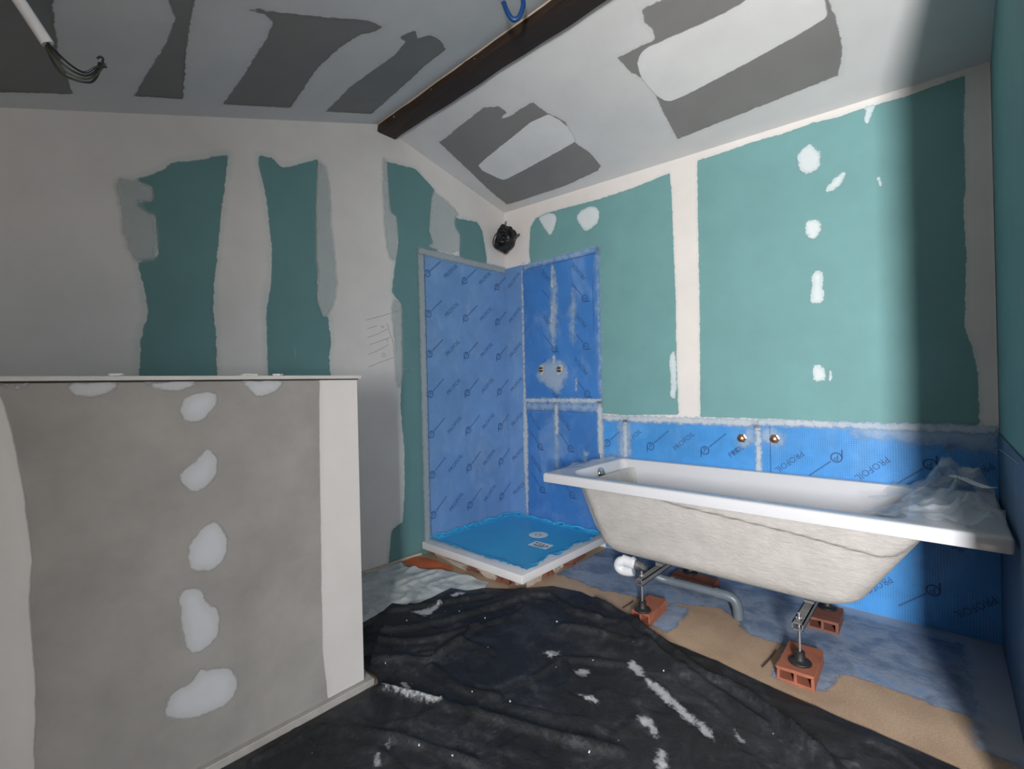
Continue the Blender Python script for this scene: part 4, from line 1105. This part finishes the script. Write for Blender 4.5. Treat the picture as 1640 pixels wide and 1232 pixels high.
cond = empty('conduit', (-1.5, -0.04, 2.09), 'white conduit with bare black wires hanging from the ceiling', 'conduit')
pts = spline([(-1.50, -0.060, z_left(-0.06)+0.01), (-1.50, 0.0, 2.02), (-1.50, 0.042, 1.95), (-1.50, 0.066, 1.910), (-1.50, 0.086, 1.876)], 6)
MB().tube(pts, 0.0125, 14).build('sleeve', M['conduit'], cond, True)
ends = [(-1.50, 0.182, 1.885), (-1.495, 0.186, 1.878), (-1.505, 0.176, 1.880), (-1.50, 0.188, 1.873)]
for k, e_ in enumerate(ends):
    o_ = 0.0065*(k-1.5)
    wp = spline([(-1.50+o_*.5, 0.080, 1.885), (-1.50+o_, 0.094, 1.855+o_), (-1.50+o_, 0.118+o_*.5, 1.832+o_), (-1.50, 0.148, 1.829+o_*1.2), (-1.50+o_, 0.168, 1.848+o_), e_] + ([(-1.5, 0.178, 1.893), (-1.5, 0.172, 1.886)] if k == 0 else []), 6)
    MB().tube(wp, 0.0026, 8).build('wire', M['wire_green'] if k == 1 else M['black_cable'], cond, True)

bl = tag(MB().tube(spline([(-1.262, 1.372, z_left(1.372)+0.004), (-1.252, 1.368, 2.575), (-1.236, 1.366, 2.535), (-1.222, 1.382, 2.503), (-1.204, 1.398, 2.508), (-1.190, 1.408, 2.545), (-1.190, 1.412, 2.575), (-1.196, 1.416, z_left(1.416)+0.004)], 7), 0.0095, 12).build('blue_cable', M['wire_blue'], None, True),
         'loop of blue cable hanging from the ceiling beside the dark beam', 'cable')

# ================================================================ black sheet on the floor
edge = list(T['tarp'][0])
edge[8:11] = [(-1.845, 1.615), (-1.785, 1.712), (-1.665, 1.788)]
edge[11] = (-1.535, 1.945)
outline = edge + [(0.10, 1.70), (0.14, 1.2), (0.14, YF+0.02), (XH+0.026, YF+0.02), (XH+0.026, YH-0.01), (XH+0.030, YH+0.040), (XH-0.02, YH+0.06), (-1.80, 0.90), (-2.05, 0.92), (-2.02, 1.02)]
def tarp_h(u, v, edge_fade=True):
    p = np.stack([u, v], 1)
    h = 0.005 + 0.008*vnoise(u*3.2+5, v*3.2+2, 11) + 0.0018*vnoise(u*11+1, v*9+3, 12)
    r1 = 1-np.abs(2*vnoise(u*5.5+vnoise(u*3, v*3, 14)*2, v*7.5+1, 13)-1); h += 0.009*r1**9
    r2 = 1-np.abs(2*vnoise(u*13+vnoise(u*5, v*5, 15)*3+4, v*11+2, 16)-1); h += 0.0028*r2**8
    for k, ln in enumerate(T['tarp_ridges']):
        d = line_dist(p, ln); w = 0.017 if k in (0, 9) else 0.011; a = (0.034, 0.022, 0.022, 0.026, 0.018, 0.016, 0.018, 0.020, 0.018, 0.020, 0.014, 0.016)[k]
        h += a*np.exp(-(d/w)**2)*(0.6+0.6*vnoise(u*9, v*9, 20+k))
    s = sdf(p, outline)
    k_ = np.clip(s/0.05, 0, 1)
    h = 0.0035 + (h-0.0035)*(0.25+0.75*k_)
    nearfl = np.hypot((u+1.010), (v-1.975)); h = np.where(nearfl < 0.09, np.maximum(h, 0.0035), h)
    return h
def tarp():
    us, vv = grid(-2.12, 0.16, 0.0115), grid(YF, 2.02, 0.0115)
    U, V = np.meshgrid(us, vv, indexing='ij'); u, v = U.ravel(), V.ravel()
    p = np.stack([u, v], 1); s = sdf(p, outline)
    # clear of the brick that stands through its edge
    nv = len(vv); K = (s > 0.0).reshape(U.shape)
    # snap the border vertices to the outline along the distance gradient
    ds = 1e-4
    gx = (sdf(p+np.array([ds, 0]), outline)-s)/ds; gy = (sdf(p+np.array([0, ds]), outline)-s)/ds
    near = (s <= 0) & (s > -0.0135)
    u2 = np.where(near, u-gx*s, u); v2 = np.where(near, v-gy*s, v)
    ok = ((s > 0) | near).reshape(U.shape)
    q = ok[:-1,:-1] & ok[1:,:-1] & ok[1:,1:] & ok[:-1,1:]
    ii, jj = np.nonzero(q)
    f = np.stack([ii*nv+jj, (ii+1)*nv+jj, (ii+1)*nv+jj+1, ii*nv+jj+1], 1)
    used = np.unique(f); remap = np.full(len(u), -1); remap[used] = np.arange(len(used))
    z = tarp_h(u2[used], v2[used])
    return mesh('black_sheet', np.stack([u2[used], v2[used], z], 1), remap[f])
tp = tag(link('plastic_sheet', tarp(), M['tarp'], None, True), 'crumpled black plastic sheet covering the floor, smeared with plaster', 'plastic sheet')
for p in T['tarp_smears']:
    a, b = bounds([p], 0.02)
    coat('plaster_smear', tp, M['smear'], lambda u, v: np.stack([u, v, tarp_h(u, v)+0.0022], 1), grid(a[0], b[0], 0.006), grid(a[1], b[1], 0.006), adds=[p], margin=0.02)
mb = MB(); r3 = random.Random(11)
for k in range(70):
    x, y = r3.uniform(-1.9, -0.1), r3.uniform(0.35, 1.75)
    if sdf(np.array([[x, y]]), outline)[0] < 0.05: continue
    z = float(tarp_h(np.array([x]), np.array([y]))[0]); s_ = r3.choice([0.0015, 0.002, 0.003, 0.004])
    mb.rbox((x, y, z+s_*0.4), (s_*r3.uniform(.8, 1.8), s_, s_*0.8), r3.uniform(0, 3))
tag(mb.build('plaster_crumbs', M['crumb'], tp), kind='stuff')

# pale sheet and orange scrap by the left wall
def crumpled(name, outline_, zf, mat, step=0.012):
    a, b = bounds([outline_], 0.0); us, vv = grid(a[0]-0.01, b[0]+0.01, step), grid(a[1]-0.01, b[1]+0.01, step)
    U, V = np.meshgrid(us, vv, indexing='ij'); u, v = U.ravel(), V.ravel(); p = np.stack([u, v], 1); s = sdf(p, outline_); nv = len(vv)
    ds = 1e-4
    gx = (sdf(p+np.array([ds, 0]), outline_)-s)/ds; gy = (sdf(p+np.array([0, ds]), outline_)-s)/ds
    near = (s <= 0) & (s > -step*1.2); ok = ((s > 0) | near).reshape(U.shape)
    u = np.where(near, u-gx*s, u); v = np.where(near, v-gy*s, v)
    q = ok[:-1,:-1] & ok[1:,:-1] & ok[1:,1:] & ok[:-1,1:]; ii, jj = np.nonzero(q)
    f = np.stack([ii*nv+jj, (ii+1)*nv+jj, (ii+1)*nv+jj+1, ii*nv+jj+1], 1)
    used = np.unique(f); remap = np.full(len(u), -1); remap[used] = np.arange(len(used))
    return link(name, mesh(name, np.stack([u[used], v[used], zf(u[used], v[used])], 1), remap[f]), mat, None, True)
def sheet_h(u, v):
    r = 1-np.abs(2*vnoise(u*9+vnoise(u*4, v*4, 31)*2, v*8, 32)-1); r2 = 1-np.abs(2*vnoise(u*18, v*20, 33)-1)
    tuck = np.clip((-sdf(np.stack([u, v], 1), outline)-0.004)/0.05, 0, 1)
    return 0.0015+(0.0015+0.014*r**3+0.006*r2**2)*tuck
SHEET = [(XL+0.012, 1.20), (-2.10, 1.0), (-2.0, 1.0), (-1.94, 1.05), (-1.93, 1.21), (-1.95, 1.27), (-1.90, 1.31), (-1.88, 1.36), (-1.88, 1.44), (-1.88, 1.52), (-1.88, 1.59), (-1.84, 1.63), (-1.80, 1.71), (-1.83, 1.765), (-2.06, 1.729), (-2.19, 1.70), (-2.25, 1.66), (-2.36, 1.60), (XL+0.012, 1.62)]
tag(crumpled('dust_sheet', SHEET, sheet_h, M['sheet']), 'crumpled pale grey dust sheet on the floor between left wall and black sheet', 'plastic sheet')
SCRAP = [(-2.44, 1.65), (-2.36, 1.62), (-2.26, 1.665), (-2.20, 1.705), (-2.10, 1.752), (-2.16, 1.775), (-2.27, 1.77), (-2.38, 1.775), (-2.45, 1.72)]
tag(crumpled('membrane_scrap', SCRAP, lambda u, v: 0.003+0.012*vnoise(u*14, v*14, 41), M['orange'], 0.008), 'orange-red scrap lying in front of the left corner of the shower tray', 'scrap')
mb = MB()
mb.tube([(XL+0.0135, y, 0.0135+0.002*math.sin(y*20)) for y in grid(0.9, 1.785, 0.05)], 0.011, 6)
tag(mb.build('trim_1', M['mortar'], None), 'dark ragged gap filler along the foot of the left wall', 'trim', kind='structure')

# ================================================================ film and card on the bathtub
def tub_film():
    xs, ys = grid(-0.24, 0.128, 0.009), grid(1.985, 2.60, 0.009)
    X, Y = np.meshgrid(xs, ys, indexing='ij')
    amp = 0.2+np.clip((X+0.12)/0.14, 0, 1)
    r = 1-np.abs(2*vnoise(X*13+vnoise(X*6, Y*6, 51)*2.5, Y*12, 52)-1); r2 = 1-np.abs(2*vnoise(X*26+5, Y*28+vnoise(X*8, Y*8, 53)*2, 54)-1)
    Z = BZ+0.004+amp*(0.044*r**3+0.020*r2**3)*(0.3+vnoise(X*7, Y*6, 55))
    inb = np.clip((-0.09-X)/0.25, 0, 1)*np.clip((Y-2.0)/0.06, 0, 1)*np.clip((2.56-Y)/0.06, 0, 1)
    Z -= 0.05*inb
    lump = np.exp(-((X-0.0)/0.06)**2-((Y-2.45)/0.10)**2)*0.065+np.exp(-((X-0.06)/0.05)**2-((Y-2.15)/0.05)**2)*0.03+np.exp(-((X-0.07)/0.05)**2-((Y-2.50)/0.06)**2)*0.04
    Z += lump*(0.7+0.6*r2)
    Xo = X+(vnoise(X*10, Y*10, 56)-0.5)*0.04; Yo = Y+(vnoise(X*10+4, Y*10, 57)-0.5)*0.04
    Xo = np.minimum(Xo, 0.136); Yo = np.clip(Yo, BY0+0.02, BY1-0.012)
    ny = len(ys); v = np.stack([Xo.ravel(), Yo.ravel(), Z.ravel()], 1); f = []
    keep = (vnoise(X*8+2, Y*8, 58) + np.clip((X+0.13)*6, -1, 1) > 0.1)
    for i in range(len(xs)-1):
        for j in range(ny-1):
            if keep[i, j]:
                a = i*ny+j; f.append((a, a+ny, a+ny+1, a+1))
    me = mesh('protective_film', v, f); bm = bmesh.new(); bm.from_mesh(me)
    bmesh.ops.delete(bm, geom=[q for q in bm.verts if not q.link_faces], context='VERTS'); bm.to_mesh(me); bm.free()
    return me
tag(link('protective_film', tub_film(), M['film'], None, True), 'crumpled clear plastic film heaped on the right end of the bathtub', 'plastic film')
def left_film():
    xs, ys = grid(BX0+0.01, op[0]-0.004, 0.008), grid(2.06, BY1-0.02, 0.008)
    X, Y = np.meshgrid(xs, ys, indexing='ij'); Z = BZ+0.002+0.014*(1-np.abs(2*vnoise(X*16, Y*9, 61)-1))**3+0.008*vnoise(X*30, Y*20, 62)
    ny = len(ys); f = [(i*ny+j, (i+1)*ny+j, (i+1)*ny+j+1, i*ny+j+1) for i in range(len(xs)-1) for j in range(ny-1)]
    return mesh('protective_film', np.stack([X.ravel(), Y.ravel(), Z.ravel()], 1), f)
tag(link('protective_film', left_film(), M['film'], None, True), 'strip of clear plastic film on the left end ledge of the bathtub', 'plastic film')
cd = MB()
pts = [(0.015, 2.40, 0.690), (0.045, 2.375, 0.686), (0.075, 2.345, 0.676), (0.100, 2.315, 0.672), (0.118, 2.295, 0.676)]
v = []; f = []
for i, (x, y, z) in enumerate(pts):
    for s_ in (-1, 1): v.append((x+0.010*s_, y+0.012*s_, z+0.002)); v.append((x+0.010*s_, y+0.012*s_, z-0.0005))
for i in range(len(pts)-1):
    a = i*4; b = a+4
    f += [(a, b, b+2, a+2), (a+1, a+3, b+3, b+1), (a, a+1, b+1, b), (a+2, b+2, b+3, a+3)]
n_ = (len(pts)-1)*4
f += [(0, 2, 3, 1), (n_, n_+1, n_+3, n_+2)]
tag(cd.add(v, f).build('card_strip', M['paper'], None, True), 'small curled white card strip on the heap of clear film', 'card')

# dark strips standing in for slots in the floorboards
for a, b, lb in (((-0.503, 2.036), (-0.513, 1.885), 'thin dark strip standing in for a floor slot beside the front right brick'), ((-1.129, 2.058), (-1.134, 1.964), 'thin dark strip standing in for a floor slot beside the front left brick')):
    tag(MB().tube([(a[0], a[1], 0.006), ((a[0]+b[0])/2+0.003, (a[1]+b[1])/2, 0.0065), (b[0], b[1], 0.006)], 0.0028, 6).build('slot_strip', M['slot']), lb, 'slot', 'dark strips for floor slots')
# dry filler crumbs left on the partition cap
for k, (y, w) in enumerate(((0.20, 0.025), (0.515, 0.035), (0.60, 0.02))):
    rubble('filler_crumb', (XH-0.02, y, ZH+0.0155+0.0035), (0.02, w, 0.007), 0.3*k, M['crumb'], ('small dry filler crumb on the partition cap, leftmost of three', 'long dry filler crumb on the partition cap, middle of three', 'small dry filler crumb on the partition cap, nearest its free end')[k], 'filler crumb', 30+k, 'filler crumbs on the partition cap')
